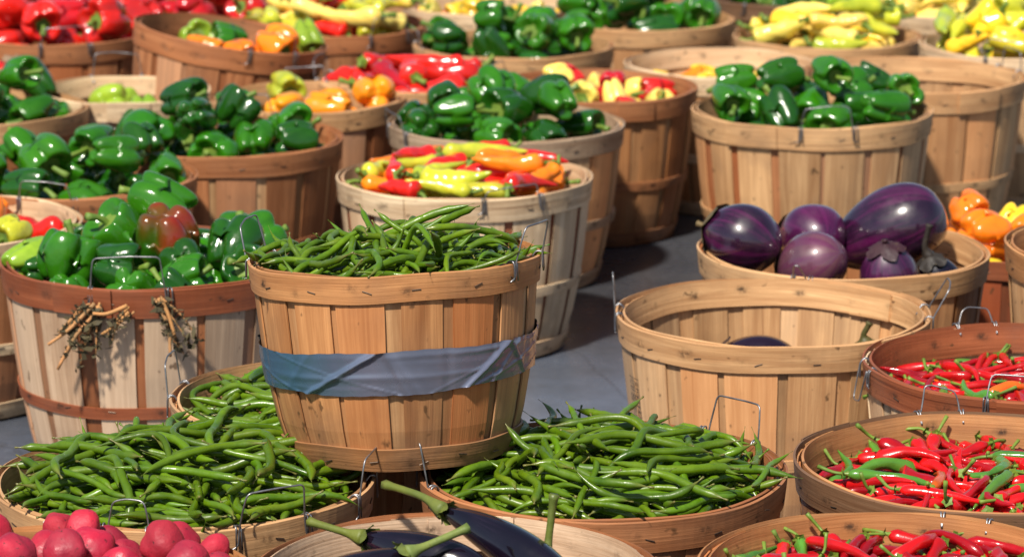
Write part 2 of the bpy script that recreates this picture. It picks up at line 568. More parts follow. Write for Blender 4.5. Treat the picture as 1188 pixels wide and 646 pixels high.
    if tape:                                # wrinkled band of tape round the waist
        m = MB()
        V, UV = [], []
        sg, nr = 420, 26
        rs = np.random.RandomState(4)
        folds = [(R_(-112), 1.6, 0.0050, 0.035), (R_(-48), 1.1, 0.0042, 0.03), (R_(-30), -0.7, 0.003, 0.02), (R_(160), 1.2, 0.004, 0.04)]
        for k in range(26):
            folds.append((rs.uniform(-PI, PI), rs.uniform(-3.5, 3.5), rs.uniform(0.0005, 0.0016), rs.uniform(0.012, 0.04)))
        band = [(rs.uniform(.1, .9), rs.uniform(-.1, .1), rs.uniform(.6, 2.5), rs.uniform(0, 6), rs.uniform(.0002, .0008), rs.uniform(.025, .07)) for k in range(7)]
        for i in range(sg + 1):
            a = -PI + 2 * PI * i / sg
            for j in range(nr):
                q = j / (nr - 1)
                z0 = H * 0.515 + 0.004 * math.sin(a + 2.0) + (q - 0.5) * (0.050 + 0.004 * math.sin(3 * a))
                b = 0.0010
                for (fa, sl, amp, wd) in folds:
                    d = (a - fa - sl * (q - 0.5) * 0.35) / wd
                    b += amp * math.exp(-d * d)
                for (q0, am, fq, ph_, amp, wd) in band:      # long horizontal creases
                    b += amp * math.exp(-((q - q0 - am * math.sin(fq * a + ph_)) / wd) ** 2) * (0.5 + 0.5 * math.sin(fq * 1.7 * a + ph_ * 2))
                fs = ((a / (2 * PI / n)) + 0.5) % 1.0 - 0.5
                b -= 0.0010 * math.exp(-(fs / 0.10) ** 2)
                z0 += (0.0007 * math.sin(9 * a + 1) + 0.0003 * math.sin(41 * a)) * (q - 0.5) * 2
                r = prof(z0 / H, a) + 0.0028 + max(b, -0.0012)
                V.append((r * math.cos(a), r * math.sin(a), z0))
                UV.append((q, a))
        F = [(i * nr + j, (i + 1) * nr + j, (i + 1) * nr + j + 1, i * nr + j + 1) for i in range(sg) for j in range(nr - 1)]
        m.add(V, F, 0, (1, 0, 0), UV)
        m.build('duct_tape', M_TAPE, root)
    return prof


# colours (linear)
PALE = (0.78, 0.62, 0.42)
TAN = (0.64, 0.40, 0.205)
ORANGE = (0.50, 0.25, 0.105)
BROWN = (0.43, 0.19, 0.085)
REDBR = (0.31, 0.095, 0.040)
GREY = (0.46, 0.36, 0.26)
PINK = (0.66, 0.49, 0.35)
DARK = (0.20, 0.12, 0.07)

BASKETS = {}
HB = 0.30


def basket(key, cx, cy, w, label, stave, hoop, handles=(), zrim=HB, H=HB, tilt=(0, 0), fill=0.16, seed=None, mid=0.42, tape=False, group=None, gap=None, inhoop=None):
    p, t = at_height(cx, cy, zrim)
    R = w * t / FPX / 2
    rng = random.Random(hash_seed(key) if seed is None else seed)
    root = empty('bushel_basket', label, 'basket', group)
    rot = Euler((R_(tilt[0]), R_(tilt[1]), 0)).to_matrix().to_4x4()
    # keep the rim centre where it was measured
    base = p - (rot @ Vector((0, 0, H)))
    root.matrix_world = Matrix.Translation(base) @ rot
    prof = basket_parts(root, R, H, rng, stave, hoop, handles, mid=mid, fill=fill, tape=tape, gap=gap, inhoop=inhoop)
    BASKETS[key] = dict(root=root, mw=root.matrix_world.copy(), R=R, H=H, fill=fill, prof=prof, label=label)
    return BASKETS[key]


def hash_seed(s):
    return sum(ord(c) * (i + 3) * 131 for i, c in enumerate(s)) % 100003


# ------------------------------------------------------------------ produce meshes
def bell_geo(seed, L=4, Rm=0.046, Hh=0.100, taper=0.18):
    rs = np.random.RandomState(seed)
    nu, nv = 56, 30
    ph = rs.uniform(0, 2 * PI)
    lob = 0.31 + rs.uniform(-0.05, 0.06)
    amp = 1 + rs.uniform(-0.13, 0.13, L)
    ext = rs.uniform(-0.10, 0.10, L)
    bend = rs.uniform(-0.006, 0.006, 2)
    cw = rs.uniform(0, 6, 3)
    th = np.linspace(0, 2 * PI, nu, endpoint=False)
    k = (L * (th - ph) / (2 * PI)) % L
    i0 = np.floor(k).astype(int) % L
    fr = k - np.floor(k)
    g = np.abs(np.sin(PI * fr))             # 0 in the groove, 1 on the lobe
    w_ = np.sin(PI * fr) ** 2
    la = 1 + (amp[i0] - 1) * w_
    le = ext[i0] * w_
    V = []
    for v in range(nv + 1):
        f = PI * v / nv
        s, c = math.sin(f), math.cos(f)
        ss = abs(s) ** 0.62
        prof = ss * (1 - taper * (1 - c) / 2 + 0.05 * c)
        depth = lob * (0.55 + 0.45 * abs(c))
        r = Rm * prof * (1 - depth * (1 - g) ** 1.6) * (1 + (la - 1) * s)
        z = Hh / 2 * np.sign(c) * abs(c) ** 0.85 * (1 + le * 0.9 * s * (1 if c < 0 else 0.5))
        z = z * np.ones(nu)
        if c > 0:
            z -= 0.30 * Hh * math.exp(-(s / 0.42) ** 2)
            z -= 0.012 * (1 - g) ** 1.5 * s
        else:
            z += 0.16 * Hh * math.exp(-(s / 0.40) ** 2)
            z += 0.020 * (1 - g) ** 1.5 * s ** 0.7
        zz = z / Hh
        r = r * (1 + 0.03 * np.sin(3 * th + cw[0] + 4 * zz) * s + 0.022 * np.sin(2 * th + cw[1] - 6 * zz) * s + 0.014 * np.sin(7 * th + cw[2] + 9 * zz) * s)
        V.append(np.stack([r * np.cos(th) + bend[0] * (zz ** 2) * 4, r * np.sin(th) + bend[1] * (zz ** 2) * 4, z], 1))
    V = np.vstack(V)
    F = [(i * nu + j, (i + 1) * nu + j, (i + 1) * nu + (j + 1) % nu, i * nu + (j + 1) % nu) for i in range(nv) for j in range(nu)]
    return V, F, Hh * 0.5 - 0.30 * Hh


def stem_geo(seed, length, r0, cal, droop=0.4):
    """calyx disc and a curved stalk, base at the origin, growing along +z"""
    rs = np.random.RandomState(seed)
    a = rs.uniform(0, 2 * PI)
    d = np.array((math.cos(a), math.sin(a), 0))
    P = catmull([(0, 0, -0.004), (0, 0, 0.002), d * length * 0.12 * droop + np.array((0, 0, length * 0.45)), d * length * droop + np.array((0, 0, length))], 11)
    t = np.linspace(0, 1, 11)
    rad = r0 * (1 + 0.9 * np.exp(-(t / 0.16) ** 2) + 0.35 * np.clip((t - 0.75) / 0.25, 0, 1))
    m = MB()
    v, f = tube_geo(P, rad, 8, lobes=lambda u, th: 1 + 0.10 * np.cos(5 * th))
    m.add(v, f)
    k = 15
    rr = [cal * (1 + (0.22 if i % 3 == 0 else -0.1) + rs.uniform(-.08, .08)) for i in range(k)]
    V = [(0, 0, 0.0045)] + [(rr[i] * 0.5 * math.cos(2 * PI * i / k), rr[i] * 0.5 * math.sin(2 * PI * i / k), 0.0035) for i in range(k)]
    V += [(rr[i] * math.cos(2 * PI * i / k), rr[i] * math.sin(2 * PI * i / k), 0.0025 + cal * 0.12) for i in range(k)]
    F = [(0, 1 + i, 1 + (i + 1) % k) for i in range(k)] + [(1 + i, k + 1 + i, k + 1 + (i + 1) % k, 1 + (i + 1) % k) for i in range(k)]
    m.add(V, F)
    return m


def long_geo(seed, length, r, curve, tipround=0.35, sides=14, n=26, ridges=0.05, blunt=0.5):
    """tapered long pepper along +x from stem (x<0) to tip; returns verts, faces, axis pts, radii"""
    rs = np.random.RandomState(seed)
    t = np.linspace(0, 1, n)
    x = (t - 0.5) * length
    b = rs.uniform(-1, 1)
    y = curve * length * (4 * (t - 0.5) ** 2 - 0.33) + 0.05 * curve * length * np.sin(2 * PI * t + b * 3)
    z = 0.25 * curve * length * np.sin(PI * t * 1.4 + b)
    P = np.stack([x, y, z - z.mean()], 1)
    rad = r * np.clip(np.minimum((t / 0.06) ** 0.5 * (0.82 + 0.18 * np.clip(t / 0.2, 0, 1)), 1), 0.25, 1)
    rad = rad * (1 - blunt * t) * np.clip(((1 - t) / tipround), 0, 1) ** 0.45
    rad = np.maximum(rad, r * 0.06)
    w1, w2 = rs.uniform(0, 6, 2)
    rad = rad * (1 + 0.07 * np.sin(9 * t + w1) + 0.04 * np.sin(21 * t + w2))
    k = rs.randint(2, 4)
    v, f = tube_geo(P, rad, sides, lobes=lambda u, th: 1 + ridges * np.cos(k * th + w1 + 2 * u) + 0.5 * ridges * np.cos(5 * th + w2 + 5 * np.sin(7 * u)) + 0.5 * ridges * np.sin(17 * u + 2 * np.cos(th + w1)))
    return v, f, P, rad


def mesh_only(name, v, f, mat, tone=None):
    o = mesh_obj(name, v, f, mat, tone=tone if tone is not None else [(1, 0, 0)] * len(v))
    me = o.data
    bpy.data.objects.remove(o)
    return me


PROTO = {}


def proto_bell(i):
    L = [4, 3, 4, 3, 4, 4, 3][i]
    Rm = [0.050, 0.046, 0.052, 0.044, 0.048, 0.045, 0.050][i]
    Hh = [0.098, 0.112, 0.105, 0.118, 0.090, 0.120, 0.100][i]
    tp = [0.10, 0.26, 0.16, 0.34, 0.08, 0.24, 0.2][i]
    v, f, zs = bell_geo(100 + i, L, Rm, Hh, tp)
    m = stem_geo(300 + i, [0.034, 0.042, 0.03, 0.045, 0.036, 0.03, 0.04][i], 0.0048, 0.017)
    so = m.build('stem', M_STEM)
    sm = so.data
    bpy.data.objects.remove(so)
    sp = np.array([(0, 0, Hh * 0.18), (0, 0, 0), (0, 0, -Hh * 0.2)])
    rr = np.array([Rm * 0.93, Rm * 0.93, Rm * 0.84])
    return dict(name='bell_pepper', body=mesh_only('bell_pepper', v, f, M_PEPPER), stem=sm, smat=Matrix.Translation((0, 0, zs)), sp=sp, r=rr, mode='free', stemcol=(0.10, 0.20, 0.03))


def proto_long(i, kind):
    if kind == 'banana':
        ln, r, cv, bl, name, st = [0.15, 0.13, 0.17, 0.14, 0.12][i], [0.022, 0.024, 0.021, 0.019, 0.026][i], [0.05, 0.10, -0.07, 0.14, 0.03][i], 0.5, 'long_pepper', (0.026, 0.0042, 0.011)
    elif kind == 'chili':
        ln, r, cv, bl, name, st = [0.105, 0.09, 0.12, 0.10, 0.085, 0.11, 0.075][i], [0.0070, 0.0078, 0.0063, 0.0076, 0.0073, 0.0066, 0.0080][i], [0.06, 0.14, -0.10, 0.2, 0.03, -0.16, 0.08][i], 0.45, 'chili_pepper', (0.026, 0.0018, 0.0058)
    v, f, P, rad = long_geo(500 + i + (50 if kind == 'chili' else 0), ln, r, cv, 0.4, blunt=bl, sides=18 if kind == 'banana' else 12, n=30 if kind == 'banana' else 24, ridges=0.07 if kind == 'banana' else 0.13)
    m = stem_geo(600 + i, st[0], st[1], st[2], 0.55)
    so = m.build('stem', M_STEM)
    sm = so.data
    bpy.data.objects.remove(so)
    d = P[0] - P[1]
    d /= np.linalg.norm(d)
    q = Vector((0, 0, 1)).rotation_difference(Vector(d)).to_matrix().to_4x4()
    idx = np.linspace(1, len(P) - 2, 6).astype(int)
    return dict(name=name, body=mesh_only(name, v, f, M_PEPPER if kind == 'banana' else M_CHILI), stem=sm, smat=Matrix.Translation(P[0] + d * 0.001) @ q,
                sp=P[idx], r=rad[idx] * 0.9, mode='flat', stemcol=(0.11, 0.21, 0.03))


def bean_axis(i):
    rs = np.random.RandomState(900 + i)
    ln = [0.145, 0.125, 0.165, 0.135, 0.155, 0.115, 0.17, 0.14, 0.15, 0.12][i]
    cv = [0.05, 0.14, 0.09, 0.22, -0.08, 0.06, 0.13, 0.30, 0.03, -0.18][i]
    n = 22
    t = np.linspace(0, 1, n)
    y = cv * ln * (4 * (t - 0.5) ** 2 - 0.33) + 0.032 * ln * np.sin(2 * PI * t * 1.3 + rs.uniform(0, 6))
    z = 0.02 * ln * np.sin(PI * t * 2 + rs.uniform(0, 6))
    P = np.stack([(t - 0.5) * ln, y, z], 1)
    r0 = [0.0050, 0.0044, 0.0054, 0.0048, 0.0042, 0.0047, 0.0052, 0.0046, 0.0056, 0.0041][i]
    rad = r0 * np.minimum(1, (t / 0.10 + 0.12)) * np.minimum(1, ((1 - t) / 0.20 + 0.02)) ** 0.8
    rad *= 1 + 0.08 * np.sin(t * 2 * PI * rs.uniform(6, 8) + rs.uniform(0, 6))
    return P, rad


def bean_geo(i):
    P, rad = bean_axis(i)
    # a hair-thin tail at the tip and a stub of stalk at the other end
    d0, d1 = P[0] - P[1], P[-1] - P[-2]
    P = np.vstack([P[0] + d0 * 0.9, P[0] + d0 * 0.5, P, P[-1] + d1 * 0.9 + np.array((0, 0.0012, 0))])
    rad = np.concatenate([[0.0014, 0.0013], rad, [0.0004]])
    return tube_geo(P, rad, 9)


def proto_bean(i):
    v, f = bean_geo(i)
    P, rad = bean_axis(i)
    idx = np.linspace(1, len(P) - 2, 7).astype(int)
    tn = np.zeros((len(v), 3))
    tn[:, 0] = 1
    ring = np.arange(len(v)) // 9
    nr = ring.max()
    tn[:, 2] = np.where(ring <= 2, 0.85, np.where(ring == 3, .3, 0)) + np.where(ring >= nr - 1, 0.6, 0)
    return dict(name='green_bean', body=mesh_only('green_bean', v, f, M_BEAN, tone=tn), stem=None, sp=P[idx], r=np.full(7, rad.max() * 0.86), mode='flat', geo=(v, f))


def proto_potato(i):
    rs = np.random.RandomState(700 + i)
    nu, nv = 28, 18
    th = np.linspace(0, 2 * PI, nu, endpoint=False)
    a, b, c = [(0.030, 0.027, 0.026), (0.026, 0.025, 0.024), (0.034, 0.029, 0.029), (0.024, 0.021, 0.022)][i]
    p = rs.uniform(0, 6, 6)
    V = []
    for v in range(nv + 1):
        f = PI * v / nv
        x, y, z = np.sin(f) * np.cos(th), np.sin(f) * np.sin(th), np.cos(f) * np.ones(nu)
        k = 1 + 0.045 * np.sin(3 * x + p[0] + 2 * y) + 0.035 * np.sin(4 * y + p[1] + 3 * z) + 0.02 * np.sin(7 * z + p[2] + 5 * x)
        k = k * (1 + 0.05 * np.sin(2 * x - 3 * y + p[3]) - 0.10 * np.exp(-((x - .5) ** 2 + (y - .6) ** 2 + (z - .6) ** 2) / .12) + 0.16 * np.exp(-((z - 1) / .06) ** 2 / 2))
        V.append(np.stack([a * x * k, b * y * k, c * z * k], 1))
    V = np.vstack(V)
    F = [(q * nu + j, (q + 1) * nu + j, (q + 1) * nu + (j + 1) % nu, q * nu + (j + 1) % nu) for q in range(nv) for j in range(nu)]
    return dict(name='red_potato', body=mesh_only('red_potato', V, F, M_POTATO), stem=None, sp=np.zeros((1, 3)), r=np.array([(a + b + c) / 3 * 0.97]), mode='free')


BELL = [proto_bell(i) for i in range(7)]
BANANA = [proto_long(i, 'banana') for i in range(5)]
CHILI = [proto_long(i, 'chili') for i in range(7)]
BEAN = [proto_bean(i) for i in range(10)]
POTATO = [proto_potato(i) for i in range(4)]


# ------------------------------------------------------------------ piling things into a basket
class Heap:
    def __init__(s, b, mound, edge=-0.02, off=(0, 0), seed=1, over=0.0):
        s.b, s.mound, s.edge, s.off = b, mound, edge, np.array(off)
        s.R, s.H, s.fill = b['R'], b['H'], b['fill']
        s.rs = np.random.RandomState(seed)
        s.C = np.zeros((0, 3))
        s.r = np.zeros(0)
        s.over = over
        s.tol = 0.04
        s.mar = 0.012

    def surf(s, xy):
        q = np.linalg.norm(xy - s.off) / s.R
        return s.H + s.edge + (s.mound - s.edge) * max(0.0, 1 - q * q)

    def rest(s, P, r):
        z = np.max(s.fill + r - P[:, 2])
        if len(s.C):
            d2 = (P[:, None, 0] - s.C[None, :, 0]) ** 2 + (P[:, None, 1] - s.C[None, :, 1]) ** 2
            R2 = (r[:, None] + s.r[None, :]) ** 2
            h = R2 - d2
            m = h > 0
            if m.any():
                z = max(z, np.max(np.where(m, s.C[None, :, 2] + np.sqrt(np.maximum(h, 0)) - P[:, None, 2], -9)))
        return z

    def ok(s, P, r):
        rad = np.hypot(P[:, 0], P[:, 1])
        Rb = s.R * 0.77
        lim = np.where(P[:, 2] < s.H + 0.002, Rb + (s.R - Rb) * np.minimum(P[:, 2] / s.H, 1) - s.mar - r, s.R - 0.012 - r + s.over)
        return np.max(rad - lim)

    def drop(s, pr, scale=1.0, tries=14, refine=14, pitch=22):
        best = None
        sp, rr = pr['sp'] * scale, pr['r'] * scale

        def trial(eu, xy):
            M = np.array(Euler(eu).to_matrix())
            P = sp @ M.T
            P = P + np.array((xy[0], xy[1], 0))
            z = s.rest(P, rr)
            Q = P + np.array((0, 0, z))
            bad = s.ok(Q, rr)
            if bad > 0:
                return None
            zc = Q[:, 2].mean()
            zt = (Q[:, 2] + rr).max()
            over = zt - s.surf(np.array(xy))
            return (zc + max(0, over) * 3 + 0.25 * (zt - zc), over, eu, xy, z, Q)
        for k in range(tries):
            if pr['mode'] == 'flat':
                eu = (s.rs.uniform(0, 2 * PI), R_(s.rs.uniform(-pitch, pitch) if np.isscalar(pitch) else s.rs.choice((-1, 1)) * s.rs.uniform(*pitch)), s.rs.uniform(0, 2 * PI))
            else:
                eu = tuple(s.rs.uniform(0, 2 * PI, 3))
            rad = s.R * math.sqrt(s.rs.uniform(0, 1)) * 0.97
            a = s.rs.uniform(0, 2 * PI)
            t = trial(eu, (rad * math.cos(a), rad * math.sin(a)))
            if t and (best is None or t[0] < best[0]):
                best = t
        if best is None:
            return None
        for k in range(refine):
            g = 1.0 - k / refine * 0.7
            eu = tuple(np.array(best[2]) + s.rs.normal(0, 0.16 * g, 3))
            xy = tuple(np.array(best[3]) + s.rs.normal(0, 0.012 * g, 2))
            t = trial(eu, xy)
            if t and t[0] < best[0]:
                best = t
        if best[1] > s.tol:
            return None
        s.C = np.vstack([s.C, best[5]])
        s.r = np.concatenate([s.r, rr])
        M = Matrix.Translation((best[3][0], best[3][1], best[4])) @ Euler(best[2]).to_matrix().to_4x4() @ Matrix.Scale(scale, 4)
        return M

    def block(s, pts, r):
        s.C = np.vstack([s.C, np.asarray(pts, dtype=float)])
        s.r = np.concatenate([s.r, np.asarray(r, dtype=float)])


SERIAL = [0]
MASS = {}


def numbers(text):
    out = set()
    for q in text.split():
        lo, _, hi = q.partition('-')
        out.update(range(int(lo), int(hi or lo) + 1))
    return out


MERGED = numbers('1239 1246 1251-1253 1258 1260 1262 1265 1273-1274 1277 1279-1280 1283 1285-1286 1293 1295 1297-1299 1301-1304 1308-1311 1313 1315-1316 1318-1327 1329 1331-1342 1344-1345 1347-1348 1350-1352 1354-1357 1359-1363 1365-1377 1379-1392 1394-1448 1461 1469-1470 1484-1485 1502 1505 1509 1513-1516 1526 1529-1533 1538-1540 1545-1547 1552-1553 1555-1564 1566-1567 1569-1570 1572 1575 1577-1579 1582-1583 1585-1586 1589-1591 1594 1598 1603-1604 1606 1608-1610 1612 1614-1615 1617-1623 1625 1627-1636 1638-1668 1670-1684 1686-1732 1734-1740 1742-1760 1778 1792 1804 1807 1811-1818 1820-1822 1824-1825 1827 1833 1835 1843-1845 1850-1852 1854 1857-1858 1863-1865 1867 1870 1872-1874 1876-1878 1882 1889-1890 1892-1894 1897-1898 1900 1903 1905 1910-1916 1919-1923 1927-1941 1943-1944 1946-1962 1965-2056 2058-2060 2062 2064-2067 2069-2081 2084-2086 2088-2093 2095-2097 2099 2102-2110 2112-2115 2117-2131 2133-2134 2136-2137 2139-2150 2152-2228 2230-2231 2233-2248')                          # beans of the lower layer
UNSEEN = numbers('3-4 9 22 24-26 43-44 46-47 61 63-66 87 92 106-107 125-128 135 141-146 148 152 154-157 164-165 168 176-179 181 190-193 195-196 201-205 216-220 222 224 226-227 229-246 248-256 270 280-294 296-298 300 302 305 307 314-335 337 339-343 345-347 349 360 362 366 374-375 377-380 383-384 389 395 398 400-402 404-409 428-435 440 453 456-457 459-460 463 465 469-482 484-485 499-512 514-517 519 521-522 525-527 529-531 533-535 539-540 543 550 552 566-567 580-583 585-590 593-595 600 604 606 608-609 614 617-706 718-720 722-724 726 728-729 734 743-767 769-771 774-777 779-783 785-786 788-792 795-798 802 804-805 807 809 812-814 817 821-823 827-831 835 839 844-846 859 865 871 881 895 905 913 919 932 943 961 963 966-967 971 974 976-977 981 983-986 988-989 991-995 997 1001 1004 1006-1007 1009-1014 1017-1018 1021-1022 1026 1030 1034-1036 1038-1039 1042 1044 1046 1048 1051-1052 1054 1057 1059 1061-1063 1068-1069 1072 1074 1076 1083-1084 1086 1088-1095 1098-1100 1102-1103 1105-1106 1108-1111 1113 1116 1118-1119 1121-1124 1127-1129 1133-1136 1139-1140 1143-1146 1149-1150 1153 1155 1157-1158 1160 1162-1165 1169-1175 1178-1179 1182 1184-1191 1196-1197 1199-1204 1206 1209 1212-1217 1220 1223 1225-1226 1229')                          # buried pieces nothing shows of


def place(pr, M, color, label, cat, group, stemcol=None):
    SERIAL[0] += 1
    if SERIAL[0] in UNSEEN:
        return None
    if SERIAL[0] in MERGED:                     # lies beneath the ones that show: goes into the one mass of its kind
        mb, tints = MASS.setdefault(pr['name'], (MB(), []))
        r_ = SERIAL[0] * 0.6180339 % 1.0
        for me, mt, mi, c in ((pr['body'], Matrix.Identity(4), 0, color), (pr['stem'], pr.get('smat'), 1, stemcol or pr.get('stemcol'))):
            if me is None:
                continue
            A = np.array(M @ mt)
            v = np.zeros(len(me.vertices) * 3)
            me.vertices.foreach_get('co', v)
            v = v.reshape(-1, 3)
            mb.add(v @ A[:3, :3].T + A[:3, 3], [tuple(p.vertices) for p in me.polygons], mi, (1, r_, 0))
            tints.append(np.tile(np.array((*c[:3], 1.0)), (len(v), 1)))
        return None
    o = bpy.data.objects.new(pr['name'], pr['body'])
    COL.objects.link(o)
    o.matrix_world = M
    o.color = (*color[:3], color[3] if len(color) > 3 else 1.0)
    tag(o, label, cat, group)
    o['serial'] = SERIAL[0]
    if pr['stem'] is not None:
        c = bpy.data.objects.new('stem', pr['stem'])
        COL.objects.link(c)
        c.parent = o
        c.matrix_basis = pr['smat']
        c.color = (*(stemcol or pr['stemcol']), 1)
    return o


GREEN = (0.022, 0.140, 0.005)
DGREEN = (0.010, 0.072, 0.005)
LGREEN = (0.18, 0.36, 0.03)
YGREEN = (0.42, 0.50, 0.04)
YELLOW = (0.72, 0.52, 0.03)
PYELLOW = (0.75, 0.66, 0.16)
ORG = (0.72, 0.21, 0.012)
AMBER = (0.74, 0.28, 0.012)
RED = (0.50, 0.016, 0.012)
CRIM = (0.38, 0.010, 0.018)
NAMES = {GREEN: 'green', DGREEN: 'dark green', LGREEN: 'light green', YGREEN: 'yellow-green', YELLOW: 'yellow', PYELLOW: 'pale yellow', ORG: 'orange', AMBER: 'yellow-orange', RED: 'red', CRIM: 'deep red'}


def jitter(rs, c, k=0.16):
    f = 1 + rs.uniform(-k, k)
    return tuple(max(0, q * f * (1 + rs.uniform(-0.08, 0.08))) for q in c[:3]) + (c[3] if len(c) > 3 else 1.0,)


def pile(key, protos, n, cols, mound, where, noun, edge=-0.02, off=(0, 0), scale=(0.9, 1.08), seed=None, tries=14, refine=14, over=0.01, skip=0, pre=None, pitch=22):
    """cols: [(colour, weight)]"""
    b = BASKETS[key]
    sd = hash_seed(key) if seed is None else seed
    h = Heap(b, mound, edge, off, sd, over)
    if noun[0] == 'long pepper':
        h.mar = 0.032
    if pre:
        h.block(*pre)
    rs = np.random.RandomState(sd + 7)
    w = np.array([c[1] for c in cols], dtype=float)
    w /= w.sum()
    out, miss = [], 0
    for k in range(n):
        pr = protos[rs.randint(len(protos))]
        M = h.drop(pr, rs.uniform(*scale), tries, refine, pitch)
        ci = rs.choice(len(cols), p=w)
        if M is None:
            miss += 1
            if miss > 25:
                break
            continue
        out.append((pr, M, ci))
    print('PILE', key, len(out), 'of', n)
    for k, (pr, M, ci) in enumerate(out):
        c = cols[ci][0]
        nm = NAMES[c]
        cc = jitter(rs, c)
        if c in (GREEN, DGREEN) and rs.rand() < 0.0:
            cc = cc[:3] + (0.75,)
        cat = noun[1]
        place(pr, b['mw'] @ M, cc, f"{nm} {noun[0]} {where}", cat, f"{nm} {noun[0]}s {where}")
    return h


# ------------------------------------------------------------------ the baskets, front to back
# key, rim centre and width measured in the photograph, label, splints, hoops, bails (angle, lean, height, width)
# front row
basket('potato', 62, 680, 480, 'bushel basket of pinkish red potatoes at the front left corner', ORANGE, ORANGE, [(75, 0, .03, .05)], fill=.235)
basket('darkegg', 530, 664, 474, 'weathered bushel basket in the front row holding long black eggplants with green stalks', GREY, BROWN, [], fill=.14, inhoop=PINK)
basket('chili_front', 1042, 662, 470, 'orange-brown bushel basket of red chilies at the front right corner', ORANGE, ORANGE, [(62, -30, -.01, .05)], fill=.262)
# green beans
basket('bean_left', 213, 555, 442, 'wide bushel basket heaped with green beans left of the taped basket, behind the red potatoes', TAN, TAN, [(-58, 12, .045, .085), (-12, 5, .045, .08)], fill=.18)
basket('bean_right', 700, 545, 432, 'reddish bushel basket heaped with green beans in front of the open patch of floor', BROWN, BROWN, [(190, 8, .05, .09), (42, 10, .045, .085)], fill=.18)
basket('bean_back', 392, 461, 388, 'bushel basket of green beans mostly hidden behind the raised taped basket', TAN, TAN, [(172, 5, .045, .07)], fill=.18)
basket('taped', 458, 299, 343, 'small raised basket of green beans with a band of blue-grey duct tape round it', ORANGE, ORANGE, [(-22, 14, .045, .085), (166, 10, .045, .08)], zrim=.545, H=.24, tilt=(-4.5, -2), fill=.14, tape=True, mid=None, gap=TAN)
# chilies
basket('chili_mid', 1137, 536, 434, 'dark-rimmed bushel basket of mixed red and green chilies, middle one at the right edge', ORANGE, DARK, [(-70, -20, .035, .085), (95, 15, .03, .05)], fill=0.258, inhoop=ORANGE)
basket('chili_back', 1190, 421, 378, 'bushel basket with glossy red-brown rim and red chilies beside the nearly empty basket', PALE, REDBR, [(-100, -25, .035, .09), (184, 170, .05, .05), (100, 20, .02, .05)], fill=0.25)
# eggplants
basket('eggs_low', 897, 363, 362, 'nearly empty bushel basket stamped with a small dark print, two eggplants low inside', TAN, TAN, [(178, 3, .055, .05), (-2, 28, .05, .07)], fill=.09, gap=TAN)
basket('eggs_big', 978, 290, 337, 'bushel basket of large glossy purple eggplants behind the nearly empty basket', ORANGE, TAN, [(-112, 40, .03, .02)], fill=.16)
basket('right_edge', 1340, 285, 346, 'bushel basket cut off by the right edge, above the red chilies', TAN, ORANGE, [], zrim=.37, H=.35, fill=.25)
basket('orange_small', 1150, 281, 240, 'small basket of orange and yellow peppers behind the purple eggplants', REDBR, REDBR, [], zrim=.235, H=.235, fill=.10)
# colourful peppers and the twig basket
basket('colourful', 539, 205, 298, 'pale new bushel basket of long red, orange and yellow peppers behind the taped basket', PALE, PALE, [(-68, 6, .02, .10)], fill=.225, gap=REDBR)
basket('twigs', 180, 299, 357, 'red-rimmed basket of green peppers with dried twigs hanging from its front', (0.54, 0.39, 0.27), REDBR, [(-94, 6, .05, .11)], zrim=.33, H=.33, fill=.235, gap=BROWN)
basket('left_mixed', -60, 258, 310, 'pale-rimmed bushel basket of red, orange and yellow-green peppers at the left edge', BROWN, PALE, [], fill=.17, gap=REDBR)
# green peppers, middle of the yard
basket('green_left', 84, 205, 290, 'bushel basket of green peppers at the left, just behind the twig basket', BROWN, BROWN, [(-95, 8, .03, .09)], fill=0.19)
basket('green_mid', 260, 160, 275, 'red-brown bushel basket of green peppers standing behind the taped basket to the left', BROWN, BROWN, [(175, 5, .02, .1)], fill=0.19, gap=TAN)
basket('green_far_left', -22, 126, 248, 'bushel basket of dark green peppers cut off by the left edge', BROWN, TAN, [], fill=0.19)
basket('green_centre', 587, 143, 277, 'bushel basket of green peppers directly behind the pale basket of colourful peppers', TAN, GREY, [(-158, 10, .035, .09)], fill=0.19)
basket('green_right', 942, 127, 279, 'tan bushel basket of green peppers at the right, behind the purple eggplants', TAN, TAN, [(-88, 4, .04, .095)], zrim=.33, H=.33, fill=0.225, gap=BROWN)
basket('empty_right', 1058, 88, 262, 'empty tall bushel basket standing behind the tan basket of green peppers', TAN, TAN, [(20, 0, .04, .08)], zrim=.33, H=.33, fill=.05)
basket('red_yellow', 690, 101, 240, 'orange-brown bushel basket of red and pale yellow peppers, tucked behind the green ones', ORANGE, BROWN, [(160, 6, .035, .09)], fill=.18, seed=77, gap=TAN)
basket('few_mixed', 836, 74, 224, 'nearly empty pale bushel basket with a few orange and yellow peppers in the bottom', TAN, PALE, [], fill=.22)
basket('red_long', 474, 93, 214, 'pale bushel basket of long red peppers behind the green peppers', TAN, TAN, [(168, 5, .04, .10)], fill=.18)
basket('orange_bells', 356, 114, 226, 'bushel basket of orange peppers between two baskets of green ones', BROWN, TAN, [(-120, 5, .035, .09), (95, 0, .03, .09)], fill=.17)
basket('pale_few', 142, 105, 204, 'pale half-empty bushel basket holding a few light green peppers', TAN, PALE, [(100, 0, .045, .1)], fill=0.19)
basket('tilted', 268, 40, 226, 'tipped bushel basket leaning to the right with orange and green peppers near its low side', BROWN, BROWN, [(-60, 8, .04, .1)], zrim=.37, H=.345, tilt=(0, 9), fill=0.285)
